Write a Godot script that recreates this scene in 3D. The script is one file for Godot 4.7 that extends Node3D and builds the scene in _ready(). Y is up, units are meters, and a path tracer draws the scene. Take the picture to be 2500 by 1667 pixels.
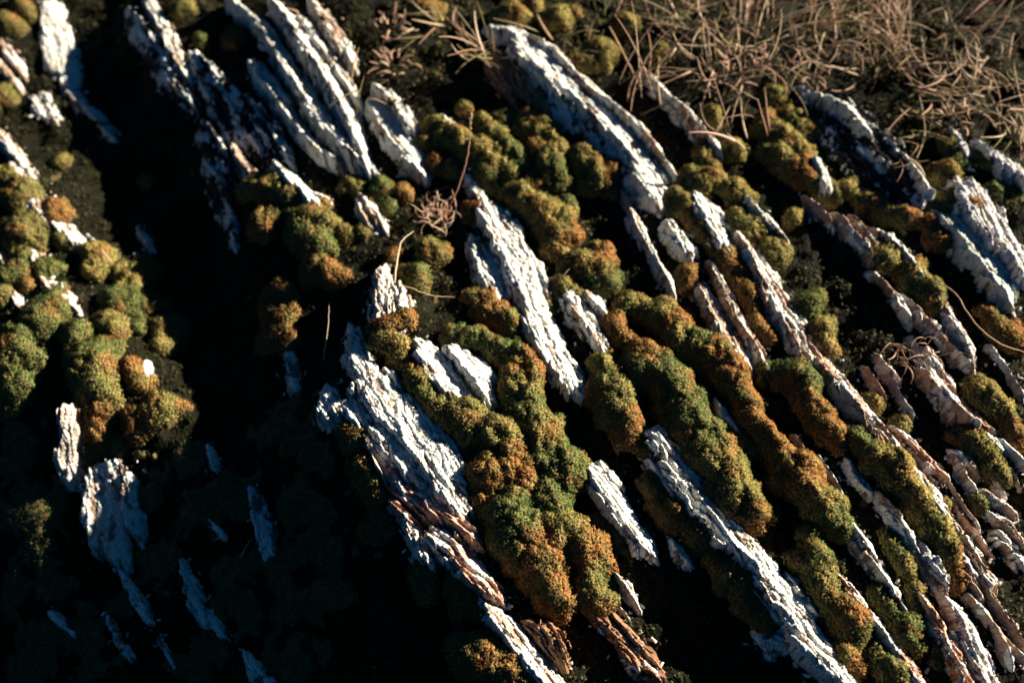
extends Node3D
# A mossy outcrop of upright rock blades, seen from close by in low sun. Data below are in millimetres in plan (x, z).

const TERRAIN := [-326.7,-262.4,-30,-288.2,-240.8,-50,-277.8,-190.4,-42,-240.3,-195.5,-56,-212.6,-220.6,-14,-194.4,-186,-14,-167.7,-135.9,-16,-215.8,-128.5,-56,-255.7,-155,-44,-167.2,-24.4,-54,-143.4,2.4,-48,-182.4,-81,-54,-269.8,-111.4,-24,-240.4,-5.5,-18,-204.2,7.4,-17,-184.5,38.9,-27,-214.5,58.8,-68,-202.3,85.2,-66,-224.7,30.3,-25,-121.5,92.1,-36,-152.9,138.8,-60,-259.7,146.9,-92,-267.5,90.3,-80,-99.6,141.6,-46,-260.3,65.1,-50,-120.4,-183.6,-4,-82.9,-201.4,2,-123.9,-79.5,0,-111.5,-58.7,-6,-117.3,-12,-2,-122.4,-16,-38,-70.9,42.2,7,-56.4,5.2,7,-40.7,-65.5,-8,-44.2,103.1,0,-68.7,139.1,-12,-15.2,64.5,8,-5,123.4,2,33.4,139.5,-10,61.7,-37.3,-6,35.4,70.6,-4,67,49.5,-2,61.9,148.5,-12,113.4,93,0,160.8,48.6,-4,182.7,-23.2,-4,158.6,8.9,-14,196.8,12.3,-12,204.7,86.2,-8,159,-92.3,-6,188,-127.9,-6,18.5,-184.2,6,118.3,-188.9,8,284.7,-204.3,6,262.5,-95.1,2,236.4,27.6,0,211.4,141.8,0,155,141.8,0,-18.5,-135.5,-4]
# name, label, height, tilt, lichen cover, stone, mesh step, strokes of (x, z, half width), group
const ROCKS := [
	["rock_fin","pinkish brown rock blade standing alone beside the deep dark hollow",8,-0.3,0.45,1,0.52,[[-236.2,-269.4,0.3,-232.1,-261.2,2.5,-224.5,-246.1,3.4,-215.5,-231,4.3,-205.3,-211.6,5,-197.8,-197.9,3.9,-190.8,-183.4,1.5,-189.2,-180,0.3]],"rock blades of the outcrop"],
	["rock_fin","short pink-brown rock blade just below a longer one by the deep hollow",6.5,-0.3,0.35,1,0.52,[[-214.8,-207.9,0.3,-212.3,-203.9,2,-205.1,-192.1,3.3,-199.1,-181.2,3.2,-193.5,-172.8,1.3,-191.7,-170.2,0.3]],"rock blades of the outcrop"],
	["rock_slab","broad smooth lichened slab lying in blue shade",3.5,-0.15,0.95,0,0.52,[[-298.4,-271.7,0.3,-297.1,-263.9,5.5,-294.5,-249,7.4,-286.3,-231.7,10.5,-275.8,-209,6.6,-270.9,-197.9,0.3]],"rock blades of the outcrop"],
	["rock_sliver","twin bluish slivers of rock below the smooth shaded slab",3,0,0.8,0,0.52,[[-295.8,-194.2,0.3,-292.1,-188.8,3.1,-286.3,-180.2,3.4,-282.5,-174.6,0.3],[-292.2,-197.7,0.3,-289,-192.4,2.8,-279.8,-177,3.7,-276.1,-170.8,0.3]],"rock slivers in the dark hollows"],
	["rock_sliver","two bluish slivers of rock in line under the smooth shaded slab",3,0,0.75,0,0.52,[[-277.6,-202,0.3,-272.7,-196.6,3.9,-265.4,-188.6,2.3,-262.2,-185.2,0.3],[-260.8,-187.9,0.3,-257.4,-183.5,2.8,-243.5,-165.2,2.7,-239.9,-160.4,0.3]],"rock slivers in the dark hollows"],
	["rock_fin","short pale rock blade with one end beside rusty moss at the border of the outcrop",5.5,-0.3,0.6,1,0.52,[[-326.1,-234.3,0.3,-322.9,-231.5,2.8,-315.2,-224.6,3.5,-306.3,-212.1,1.2,-304,-209,0.3]],"rock blades of the outcrop"],
	["rock_fin","stubby pinkish rock blade under a short pale one",5,-0.3,0.3,1,0.52,[[-323.6,-222.3,0.3,-321.3,-219.5,1.9,-311.9,-207.7,2.5,-306.1,-200,1.5,-303.5,-196.7,0.3]],"rock blades of the outcrop"],
	["rock_fin","long jointed pale rock blade running through the olive moss cushions",6.5,-0.3,0.62,1,0.52,[[-312.5,-167.9,0.3,-308.9,-163.6,2.4,-292.7,-143.8,3.8,-276.2,-123,1.4,-273.4,-119.5,0.3],[-293.8,-139.7,0.3,-289.6,-133.8,2.3,-272.4,-109.9,5.4,-264.2,-99.1,5,-258.8,-90.7,2,-256.9,-87.6,0.3],[-260.6,-91.6,0.3,-257.7,-90.2,2,-248.9,-86.4,4.5,-242.2,-81.5,4.7,-236.3,-76.1,1.9,-233.6,-73.6,0.3]],"rock blades of the outcrop"],
	["rock_fin","thin broken pale rock blade ending between green moss cushions",6,-0.3,0.55,1,0.52,[[-270.3,-78.4,0.3,-268.2,-75.4,1.8,-262.3,-67.3,3.3,-256.7,-57.3,1.8,-254.5,-53.5,0.3],[-257,-55.3,0.3,-254,-52.7,1.6,-246.9,-46.4,3.6,-237.7,-38.6,2.9,-230.5,-31.6,0.8,-228.7,-29.9,0.3]],"rock blades of the outcrop"],
	["rock_fin","stub of pale rock among green moss cushions at the border of the outcrop",5.5,-0.3,0.45,1,0.52,[[-284.8,-72.6,0.3,-281.3,-68.3,3,-275.7,-61.5,2.2,-272.8,-57.9,0.3],[-281,-56.6,0.3,-277.9,-53.7,1.9,-270,-46,3.2,-261.2,-33.9,1.3,-258.9,-30.8,0.3]],"rock blades of the outcrop"],
	["rock_chip","small leaf-shaped pale stone chip alone on the black ground",4.5,-0.3,0.6,1,0.52,[[-216.4,-97.6,0.3,-214.6,-95.5,0.9,-210.7,-90.9,2.9,-206.4,-85.8,0.7,-204.9,-84.1,0.3],[-214.2,-80.1,0.3,-212.6,-77.7,1.1,-209.8,-73.6,1.3,-208,-70.9,0.3]],"rock blades of the outcrop"],
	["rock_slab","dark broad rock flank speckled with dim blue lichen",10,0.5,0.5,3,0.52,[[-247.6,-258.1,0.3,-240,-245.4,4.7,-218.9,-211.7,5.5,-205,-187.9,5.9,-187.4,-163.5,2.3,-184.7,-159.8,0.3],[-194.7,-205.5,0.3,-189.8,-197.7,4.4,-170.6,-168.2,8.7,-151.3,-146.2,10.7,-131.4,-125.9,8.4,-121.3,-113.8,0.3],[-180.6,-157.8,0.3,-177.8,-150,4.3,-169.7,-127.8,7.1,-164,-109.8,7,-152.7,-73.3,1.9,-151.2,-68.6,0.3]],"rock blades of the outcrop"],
	["rock_lump","pink knobbly rock lump on the dark speckled flank",12,-0.15,0.25,1,0.52,[[-157.8,-134.9,0.3,-156.3,-131.4,1.7,-152.3,-122.2,3.4,-146.4,-114.3,3.1,-142.3,-113,1.4,-139,-111.8,0.3]],"rock blades of the outcrop"],
	["rock_lump","small pink rock lump touching the round olive moss clump",11,-0.15,0.3,1,0.52,[[-166.1,-119.2,0.3,-164.4,-116.5,1.7,-161,-110.9,4.5,-163.8,-108.1,1.3,-165.4,-106.6,0.3]],"rock blades of the outcrop"],
	["rock_ridge","crusty white lichened ridge with holes and a teal crust on its flank",14,-0.68,0.8,0,0.52,[[-176,-246.9,0.3,-171.5,-242.4,3,-152.1,-221,3.8,-141,-200.3,3.5,-132.6,-184.9,3.9,-123.7,-170.1,4.5,-113.9,-154.1,5.5,-104.3,-138.5,4.8,-92.3,-124.5,4.3,-81.9,-112.1,2.4,-78.8,-108.5,0.3],[-153.3,-192,0.3,-149.4,-185.4,3.3,-139.8,-170,4.5,-129,-152.2,3.2,-116.4,-134.3,2.7,-107.9,-122.5,3.1,-97.5,-114.6,2.9,-93.4,-111.7,0.3]],"rock blades of the outcrop"],
	["rock_ridge","smooth bright white rock ridge between two crusty ones",16,-0.45,0.88,0,0.52,[[-148.4,-240.9,0.3,-143.8,-234.1,3.2,-130.3,-214.2,4.8,-119.3,-195.1,5.8,-108.9,-176.8,6.2,-100.4,-161.5,4.8,-92.2,-145.9,4.4,-85.1,-128.7,3.5,-77.6,-104.9,1.2,-76.7,-101.8,0.3]],"rock blades of the outcrop"],
	["rock_fin","slim white rock blade with a rounded tip near dry grass",11,-0.3,0.8,0,0.52,[[-127.2,-221.8,0.3,-122.5,-214.1,4.1,-115.6,-203.5,3.8,-106.5,-186.3,3.2,-96.5,-168.8,3.1,-87,-154.1,1.7,-85.1,-151.2,0.3]],"rock blades of the outcrop"],
	["rock_fin","brown and white rock blade reaching into the dry grass",10.5,-0.3,0.5,1,0.52,[[-122.9,-238.4,0.3,-119.8,-231.8,2.7,-108.3,-209.4,4.4,-98.5,-190.9,4.3,-92.2,-180.3,2,-89.9,-176.7,0.3]],"rock blades of the outcrop"],
	["rock_fin","bright white tapered rock blade ending on a round olive moss clump",11,-0.45,0.85,0,0.52,[[-133.9,-122.2,0.3,-131.2,-118.2,1.7,-122.4,-104.5,3.8,-113.1,-93,4.3,-106.1,-85.9,4.5,-101.1,-81.2,0.3],[-115.3,-90.6,0.3,-110.5,-90,3.2,-101,-89.1,1.3,-98.4,-88.9,0.3]],"rock blades of the outcrop"],
	["rock_block","thick white rock block with a squared end and a blue shaded side",10,-0.52,0.88,0,0.52,[[-81.1,-157,0.3,-76.1,-150.1,5.6,-68.9,-139.8,7.2,-60.4,-125.6,6.3,-53.3,-113.8,5.7,-48.9,-106.7,2.4,-46.5,-102.8,0.3]],"rock blades of the outcrop"],
	["rock_block","second smaller white rock slab lying against the thick white block",11.5,-0.3,0.75,0,0.52,[[-79.2,-163.8,0.3,-75.8,-160.9,2.5,-68.2,-154.5,4.5,-59.7,-141.2,3.6,-55.1,-132.9,2.5,-52.8,-128.7,0.3]],"rock blades of the outcrop"],
	["rock_fin","forked white rock blade below the bright ridges",8.5,-0.45,0.72,0,0.52,[[-97.3,-141.9,0.3,-95.3,-137.6,2.5,-89.6,-124.8,4.2,-82.6,-107.8,1.6,-81.1,-104.2,0.3],[-89.7,-128.3,0.3,-87.8,-125.5,1.4,-77.8,-111,2.7,-65.6,-95.5,1.1,-63.9,-93.3,0.3]],"rock blades of the outcrop"],
	["rock_block","small white and brown rock stub between olive moss cushions",7.5,-0.45,0.6,1,0.52,[[-82.6,-95.2,0.3,-80.7,-91.7,1.9,-76.1,-83.3,4.8,-69.8,-74.3,2.4,-67.2,-70.6,0.3],[-81.9,-91.1,0.3,-79.7,-85.4,3.5,-75.6,-74.3,2.4,-74,-70.1,0.3]],"rock blades of the outcrop"],
	["rock_fin","long white spear-shaped rock blade widening downhill from a sharp tip",10,-0.22,0.86,0,0.52,[[-26.8,-107.1,0.3,-25.4,-105,0.9,-22.8,-100.9,2.2,-16.8,-90,3.5,-10.8,-79,6.1,-3.9,-65.1,8.7,1.8,-52.7,9.3,7.4,-40.3,10.8,10.6,-29.5,9.1,11,-18.9,6,13.1,-8.5,6.5,17.7,4.2,7.6,23.8,13.9,8,29.9,23.3,6.5,33.9,29,2.4,36.1,32.2,0.3]],"rock blades of the outcrop"],
	["rock_block","short white rock block with a blue side tucked beside the long spear-shaped blade",8,-0.52,0.85,0,0.52,[[-21.6,-67.8,0.3,-19.9,-62.4,3.2,-16.3,-51.4,5.7,-11.6,-39.5,6.7,-6,-27.6,4.8,-4.3,-21.4,2,-3.2,-17.4,0.3]],"rock blades of the outcrop"],
	["rock_ridge","largest bright white ridge descending from the grass with hollows in its flank",13,-0.45,0.88,0,0.52,[[-16.2,-202.9,0.3,-11.7,-201,2.9,0.7,-196.2,4.9,8.1,-183.4,8.5,17.8,-170,10.6,28.5,-159.7,9.7,41.5,-147.3,9.1,52,-135.7,9.9,59.9,-125.6,7.9,66.6,-114.2,8.1,71.9,-102.1,8.9,76,-91.3,7.7,78.3,-82.4,3.2,79.7,-77.1,0.3]],"rock blades of the outcrop"],
	["rock_fin","thin jointed pale blade running alongside the largest white ridge",12,-0.3,0.6,1,0.52,[[7.8,-192.6,0.3,10.6,-190.6,1.7,24.1,-181.4,2.5,32.4,-169.8,2.8,44.1,-154.8,4.2,57,-143.1,3.6,69.7,-130.1,3.3,78.6,-117.4,2.4,88.3,-102,1.1,89.7,-99.8,0.3]],"rock blades of the outcrop"],
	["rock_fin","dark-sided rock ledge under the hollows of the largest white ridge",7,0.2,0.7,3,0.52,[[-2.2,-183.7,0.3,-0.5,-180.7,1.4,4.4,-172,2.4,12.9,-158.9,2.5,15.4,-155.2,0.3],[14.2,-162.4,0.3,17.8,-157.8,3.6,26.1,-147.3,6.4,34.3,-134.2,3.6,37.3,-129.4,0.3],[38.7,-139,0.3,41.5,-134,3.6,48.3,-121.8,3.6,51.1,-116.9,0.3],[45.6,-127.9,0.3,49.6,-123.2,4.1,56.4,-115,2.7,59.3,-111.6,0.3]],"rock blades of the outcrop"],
	["rock_block","reddish brown bare rock under the root of the grass clump",7.5,0.1,-0.3,2,0.52,[[-15.2,-179.4,0.3,-12.9,-175.5,2.3,-4.8,-162.8,3.7,1.9,-148.1,1.1,3.1,-145.5,0.3],[-14.7,-184.8,0.3,-8.5,-177,6.3,2,-164.5,8.4,12.9,-152.7,5.6,23,-141.9,1.1,24.8,-140,0.3]],"rock blades of the outcrop"],
	["rock_fin","small pale rock blade half buried in the olive moss",10,-0.3,0.6,1,0.52,[[-40.1,-144.8,0.3,-38.2,-142.1,1.4,-31.7,-132.2,3.2,-24.6,-124.3,1.6,-22.3,-121.8,0.3]],"rock blades of the outcrop"],
	["rock_spike","pale buff rock spike standing upright above rusty moss",12,0,0.28,4,0.52,[[-65.4,-48.8,0.3,-65.7,-45.1,1.8,-66.1,-37.9,4.9,-63.9,-25.6,7.6,-61.3,-9.7,8.1,-59.4,3.1,0.3],[-62.9,-39,0.3,-59.9,-31.2,4.3,-55.6,-19.6,4.5,-52.7,-13.3,1.7,-51,-9.7,0.3]],"rock blades of the outcrop"],
	["rock_fin","very thin white rock blade crossing the black hollow",8.5,-0.3,0.6,1,0.52,[[58.1,-95.7,0.3,59,-93.2,1.1,64.1,-78.8,2.4,69.1,-65.1,2.9,73,-53.6,2.1,76.2,-47.4,1,77.3,-45.1,0.3],[74.5,-49.4,0.3,75.7,-46.8,1.3,79.8,-37.8,3.3,82.9,-27.4,1,83.6,-25,0.3]],"rock blades of the outcrop"],
	["rock_block","stubby white and pink rock wedge between mossy banks",9.5,-0.3,0.72,1,0.45,[[26.1,-34.1,0.3,30.4,-26.7,5.8,35.6,-17.8,6.5,40.7,-8.2,5.7,45.1,1.9,4.2,46.3,10.7,1.2,46.6,13.5,0.3],[35.5,-32,0.3,38.2,-28.8,2.5,42.4,-23.6,3.8,47.6,-17.3,1.8,49.7,-14.7,0.3]],"rock blades of the outcrop"],
	["rock_fin","thin pale blade disappearing under the dry grass tuft",10.5,-0.15,0.65,1,0.52,[[72.1,-170.7,0.3,73.8,-167.9,1.4,81.6,-155.8,2.5,94.1,-141.8,2.5,103.2,-130.9,2.7,111,-120.9,2.2,114.3,-116.4,0.8,115.6,-114.6,0.3]],"rock blades of the outcrop"],
	["rock_slab","broad white rock plate ringed by rusty moss",10.5,-0.38,0.84,0,0.52,[[97,-93.8,0.3,100,-87.2,4.8,105.9,-74.2,8.2,110.5,-61.4,6,115.7,-50.2,3.1,117.6,-45.7,0.8,118.4,-43.8,0.3]],"rock blades of the outcrop"],
	["rock_fin","slender white wavy rock blade in yellow moss",9.5,-0.3,0.7,0,0.52,[[124.3,-89.5,0.3,126.3,-86.6,1.9,132.8,-76.9,3,138.6,-68,2.9,144.7,-59.5,1,146.1,-57.6,0.3]],"rock blades of the outcrop"],
	["rock_ridge","longest buff and white rock ridge snaking down past the yellow moss bank",11,-0.3,0.5,1,0.52,[[117.9,-68.6,0.3,119.8,-64.5,2.6,124.5,-54.6,4.1,128.9,-42.4,5.9,133.2,-29.4,7.6,137.6,-18.6,8.2,143.2,-8.7,7,149.3,4.9,6.7,154.9,10.9,5.7,161.6,21.7,5.1,166.6,30.1,4.6,171.3,40,4,176.7,49.9,4.9,182.3,58.6,4.2,186,67.2,4.2,191.4,77.1,5.3,195.7,86.4,5.2,199.7,95.7,3.6,200.9,106.7,3.3,202.5,117.6,3.3,205.1,127.1,1.7,205.9,129.7,0.3]],"rock blades of the outcrop"],
	["rock_lump","crumbly white lichen knob at the foot of a broad rock plate",9,0,0.95,0,0.52,[[80.7,-74.6,0.3,82.9,-70.3,2.9,86.9,-62.1,3.9,90.8,-54.1,4.9,94,-47.5,0.3]],"rock blades of the outcrop"],
	["rock_ridge","brown splintered ridge with a white lichened side",9.5,-0.68,0.4,1,0.45,[[102.1,-49.8,0.3,103.6,-46,2.3,108.2,-34.5,3.8,112.5,-20.8,4.5,118,-8.8,4.3,123.6,1.8,3.2,127.2,12.6,1,127.9,14.8,0.3],[95.1,-37.9,0.3,96.9,-32.9,3.3,102.2,-17.8,5.8,108.3,-5.8,6,112.8,3.8,6.2,117,10.2,2.2,119,13.3,0.3]],"rock blades of the outcrop"],
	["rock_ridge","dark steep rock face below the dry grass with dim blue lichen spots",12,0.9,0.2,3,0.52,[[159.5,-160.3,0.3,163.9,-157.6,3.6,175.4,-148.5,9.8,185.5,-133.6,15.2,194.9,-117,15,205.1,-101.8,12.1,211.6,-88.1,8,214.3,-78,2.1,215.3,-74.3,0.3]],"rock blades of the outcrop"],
	["rock_fin","sunlit white crest capping the dark steep rock face",19,-0.45,0.85,0,0.52,[[163.1,-155.6,0.3,166,-154.6,1.7,177.7,-149.2,4.2,186.7,-144.1,6.1,192.3,-133.5,6.3,197.5,-122.2,2.4,199.3,-118.2,0.3],[189.1,-149.6,0.3,190.7,-147.1,1.4,198.4,-135,1.6,205.9,-123.5,1.9,212.7,-110.2,1.9,216.1,-98.5,3.7,219.3,-86.5,3.7,216.8,-79.3,1,215.9,-76.7,0.3]],"rock blades of the outcrop"],
	["rock_slab","pale lilac-white rock slab with moss in its notches by the dry grass",12,-0.3,0.9,5,0.52,[[242.3,-132,0.3,243,-127.6,2.2,245.2,-114.1,4.3,246.4,-106.5,1.1,246.8,-103.8,0.3],[252.1,-122.3,0.3,255,-117.4,3.8,262.7,-105.3,5.3,272.8,-93.8,6.6,278.4,-87.6,0.3],[232.2,-96.5,0.3,236.5,-90.6,5.3,242.3,-83.2,11.5,246.4,-69.7,10.6,251,-58.2,7.7,261.5,-43.1,7.9,267,-35.2,0.3]],"rock blades of the outcrop"],
	["rock_slab","cream rock slab with a teal shaded side reaching the border",11,-0.75,0.88,6,0.52,[[221.4,-78.8,0.3,223.9,-75.5,2.6,231,-66.4,6.5,237,-55.9,8.3,244.7,-43.2,8.4,250,-30.6,6.6,252.1,-20.5,1.8,252.7,-17.3,0.3]],"rock blades of the outcrop"],
	["rock_lump","small bright white lump half covered by rusty moss",12,0,0.95,0,0.52,[[164.7,-113.5,0.3,165.6,-109,2.4,167.2,-101,3.8,169,-93.1,3.2,170.2,-87.8,0.3]],"rock blades of the outcrop"],
	["rock_fin","pale blade with a long dry stem growing from its side",9.5,-0.3,0.55,1,0.52,[[187.4,-68.9,0.3,189.5,-67.5,1.3,197.9,-62,3.4,205,-51.2,3.2,209.8,-40.2,3.2,216.7,-28.2,3.8,219.7,-17.1,3.5,223.6,-7.1,2.7,226.3,3.9,2.2,225.4,21.4,0.7,225.3,23.5,0.3]],"rock blades of the outcrop"],
	["rock_fin","dim narrow blade along the edge of a black hollow",8.5,0.2,0.4,1,0.52,[[168.8,-79,0.3,170.3,-76.8,1.3,177.3,-66.3,2.4,182.8,-58,2.3,186.3,-46.5,1,187.1,-44.1,0.3]],"rock blades of the outcrop"],
	["rock_fin","short dim blade at the head of a black hollow",8,0.2,0.3,1,0.52,[[155.6,-90.4,0.3,157,-88.4,1.1,164.2,-77.8,2,169,-70.8,0.8,170.2,-69,0.3]],"rock blades of the outcrop"],
	["rock_fin","pair of thin parallel brown blades under the yellow moss",8,-0.15,0.4,1,0.52,[[184.5,-43,0.3,186,-40.8,1.3,193,-30.5,2.5,197.2,-22,2.9,201.3,-15,1.3,202.5,-12.8,0.3],[198.5,-29.5,0.3,199.8,-27.5,1.1,206.6,-17.4,2.3,213.8,-8.4,2.4,219.4,1.2,2.5,224.2,10.6,1.7,225.5,13.3,0.3]],"rock blades of the outcrop"],
	["rock_fin","brown rock blade leading into yellow moss lobes",9,-0.3,0.3,1,0.52,[[179.4,-78.4,0.3,180.9,-75.7,1.6,187.1,-64.5,4.2,192,-56.3,1.3,193.3,-54,0.3]],"rock blades of the outcrop"],
	["rock_flake","upright pale smooth stone flake with scalloped edges",17,0,0.15,4,0.52,[[-218.7,23,0.3,-219.6,25.7,1.7,-221.4,30.5,4.5,-221,36.9,5.7,-220.7,41.9,4.5,-224.2,47.9,5.8,-226.6,54.8,2.5,-227.5,58.1,0.3]],"rock blades of the outcrop"],
	["boulder","rounded boulder with a white crusted top and a blue shaded front",13,-0.38,0.66,1,0.52,[[-197.9,47.4,0.3,-201.9,53.1,6.3,-206.1,60,12.2,-207.4,70,11.6,-203.3,81.7,8.8,-194.4,95.1,2.5,-191.9,98.8,0.3],[-197.8,52.8,0.3,-195.8,59.5,6,-191.7,72.2,5.5,-185.7,86.6,0.7,-184.8,88.5,0.3]],"rock blades of the outcrop"],
	["rock_sliver","dim sliver trailing from the lower end of the boulder",6,0,0.75,0,0.52,[[-196.5,96.9,0.3,-195.1,99,1,-184.4,114,2.2,-174.6,125.9,1,-173.2,127.6,0.3]],"rock slivers in the dark hollows"],
	["rock_sliver","tiny sliver under the one trailing from the boulder",6,0,0.75,0,0.52,[[-171,131.9,0.3,-169.9,133.5,0.7,-162.1,144.6,0.7,-160.9,146.2,0.3]],"rock slivers in the dark hollows"],
	["rock_sliver","bluish sliver widening downward beside the curved blue-grey fin",6,0,0.75,0,0.45,[[-129.6,63.1,0.3,-128.6,65.4,1.2,-123.9,76.6,3.2,-118.7,87.3,3.4,-115.8,94.7,4.3,-117.5,99.3,1.4,-118.4,101.7,0.3]],"rock slivers in the dark hollows"],
	["rock_sliver","broad bluish sliver at the bottom of the shaded slope",6,0,0.75,0,0.52,[[-126.3,139.9,0.3,-124.7,142.3,1.4,-117.2,153.6,4.1,-110.6,163.6,4.1,-107.2,168.7,0.3]],"rock slivers in the dark hollows"],
	["rock_sliver","faint sliver below the boulder in the deepest shade",6,0,0.75,0,0.52,[[-232.3,116.5,0.3,-229.7,118.5,1.5,-215.9,128.7,1.5,-213.2,130.6,0.3]],"rock slivers in the dark hollows"],
	["rock_sliver","faint sliver between the boulder's trail and the faint shaded one",6,0,0.75,0,0.52,[[-199.4,119.8,0.3,-198,121.8,1,-191.2,131.6,1.9,-184.7,140,1,-183.3,141.8,0.3]],"rock slivers in the dark hollows"],
	["rock_sliver","short dim sliver above the shaded moss slope",6,0,0.75,0,0.52,[[-153.3,41.3,0.3,-152.3,43.5,1,-148.5,52.6,1.7,-147.2,55.6,0.3]],"rock slivers in the dark hollows"],
	["rock_sliver","tiny dim sliver between two longer bluish ones",6,0,0.75,0,0.52,[[-149.6,78.3,0.3,-148.1,79.8,0.7,-141.6,86.2,0.7,-140.1,87.7,0.3]],"rock slivers in the dark hollows"],
	["rock_fin","curved blue-grey lichened blade bent in the middle on the dark ground",6.5,-0.3,0.85,6,0.52,[[-163.1,95.7,0.3,-162,97.8,1,-156.8,108.7,3.3,-152.4,118.1,2.7,-145.4,124.3,3.4,-138.6,131.6,1.7,-136.4,133.9,0.3]],"rock blades of the outcrop"],
	["rock_chip","tiny pale chip beside rusty moss on the dark slope",4.5,0,0.8,0,0.52,[[-190.8,-3.9,0.3,-190.1,-1.4,0.8,-188.8,3.2,1.5,-186.9,7.5,1,-185.8,9.7,0.3]],"rock blades of the outcrop"],
	["rock_lump","oval shell-like bluish stone below the bright rusty moss",4.5,0,0.6,0,0.45,[[-116,-6.1,0.3,-114.3,-1.9,2.3,-111.3,5.8,3.8,-109.2,14,3,-107.8,19.6,0.3]],"rock blades of the outcrop"],
	["rock_ridge","massive white crusted rock with a forked top at the heart of the outcrop",15,-0.18,0.9,0,0.45,[[-82,-13.2,0.3,-80,-6.7,3,-76.1,5.7,4.1,-72.5,17.7,6.2,-64.7,30.2,11.7,-54.9,41.4,13,-44.4,52.7,12.9,-35.9,65.1,11.8,-29.7,77.4,9.2,-23.1,88.2,4.9,-19.7,93.8,0.3],[-67.6,16.8,0.3,-73.3,13.9,4.1,-80.5,9.5,1.7,-83.8,7.1,0.3],[-89.9,22.4,0.3,-88.3,29.4,3.6,-86,39.6,6.6,-77.4,39.8,6.5,-68.7,47.9,6.5,-62.1,53.6,0.3],[-68,46.6,0.3,-61.4,53.1,6.9,-54.1,60.2,6.9,-44.8,69.6,6.8,-36.5,79.9,4.5,-32.6,84.8,0.3]],"rock blades of the outcrop"],
	["rock_fin","smooth buff blade resting on the lower side of the massive white rock",15,-0.15,0.35,4,0.45,[[-67.2,54,0.3,-65.7,57.1,2.1,-61.4,65.9,4.1,-57.1,75.7,1.6,-55.9,78.3,0.3]],"rock blades of the outcrop"],
	["rock_ridge","pink crumbling rock below the massive white rock",13.5,-0.15,0.2,7,0.45,[[-59.6,68.1,0.3,-54.8,73.5,5.2,-47.5,81.8,6.3,-37.4,87.2,6.7,-25.6,92.5,5.6,-19.6,99.4,4.9,-15.7,103.3,2.2,-13.2,105.8,0.3],[-56.9,81.8,0.3,-52.3,86.5,4.5,-44,94.8,3.8,-40.1,98.7,0.3]],"rock blades of the outcrop"],
	["rock_fin","narrow buff blade hanging under the pink crumbling rock",13.5,-0.3,0.5,4,0.45,[[-47.7,89.2,0.3,-46.1,92.8,2.5,-42.3,100.8,4,-38.6,109.5,3.7,-33.8,116.7,0.9,-32.7,118.4,0.3]],"rock blades of the outcrop"],
	["rock_ridge","white and pink knobbly blade continuing the line of the massive white rock",14,-0.3,0.6,7,0.45,[[-39.4,97.6,0.3,-34,101.1,4.6,-27.2,105.6,6.8,-21.3,111.5,5.7,-15.5,118.9,5,-9.8,124.1,4.5,-5.5,128.3,2.4,-3,130.8,0.3]],"rock blades of the outcrop"],
	["rock_ridge","long white crusted blade with a dark hollow running out at the bottom of the slope",13.5,-0.38,0.66,1,0.45,[[-15.6,125.6,0.3,-13.9,127.7,1.5,-7.8,135.5,3.8,-0.4,142,5.3,6.1,149.7,6.6,12.5,157.8,5.5,17,165.6,5.7,20.5,171.6,4.2,23.2,176.2,0.3]],"rock blades of the outcrop"],
	["rock_splinter","splintered brown rock fin standing behind a white crusted blade",15,0.1,-0.4,2,0.45,[[4.1,137.5,0.3,6.1,138.9,1.5,12.6,143.4,4.5,17.7,148.1,4.9,21.7,155.1,1.5,23,157.3,0.3],[15.4,136.9,0.3,16.4,139.2,1.5,18.7,144.5,3.2,20.4,148.5,0.3]],"rock blades of the outcrop"],
	["rock_slab","twin-topped white crusted slab wedged in the central moss bank",12.5,-0.3,0.86,0,0.45,[[-47.3,1.4,0.3,-43.3,7.5,4.8,-35.6,18.8,7.9,-29.2,28.4,7.3,-22.8,36.6,5.2,-18.1,41.6,1.2,-16.4,43.5,0.3],[-33.4,5.3,0.3,-27.6,10.2,5.5,-19.1,17.5,7.9,-13.3,23.9,6.2,-11.1,34.7,3.3,-10,40,0.3]],"rock blades of the outcrop"],
	["rock_slab","speckled white slab with a squared top and a long blue lower end",10,-0.45,0.88,0,0.45,[[33,63.2,0.3,35.3,65.7,2.1,40.6,71.5,6.7,45.3,79.8,5.9,49.8,88.5,5.7,54.5,94.5,4.1,60,102.2,4.7,63.7,107,2,65.6,109.5,0.3]],"rock blades of the outcrop"],
	["rock_splinter","tiny curved pale splinter below the rusty tip of the moss bank",8,0,0.4,4,0.45,[[44.3,113,0.3,45.2,114.1,0.4,50.7,121.1,2,56.5,130,0.3,57.2,131.1,0.3],[47.3,128.9,0.3,48.3,130.1,0.6,50.6,133.1,0.4,51.5,134.2,0.3]],"rock blades of the outcrop"],
	["rock_fin","brown splintered double blade at the foot of the central moss bank",8.5,-0.3,0.12,2,0.45,[[31.6,126.2,0.3,32.6,127.3,0.6,39.6,135.4,2.7,47.8,144.5,3.5,55.8,153.6,4.5,62.6,157.7,3.4,66.5,160.1,0.3],[43.2,131,0.3,44.9,133,1.5,50.8,139.9,2.1,58,148.1,2.6,65,157.2,1.3,66.3,159,0.3]],"rock blades of the outcrop"],
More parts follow.
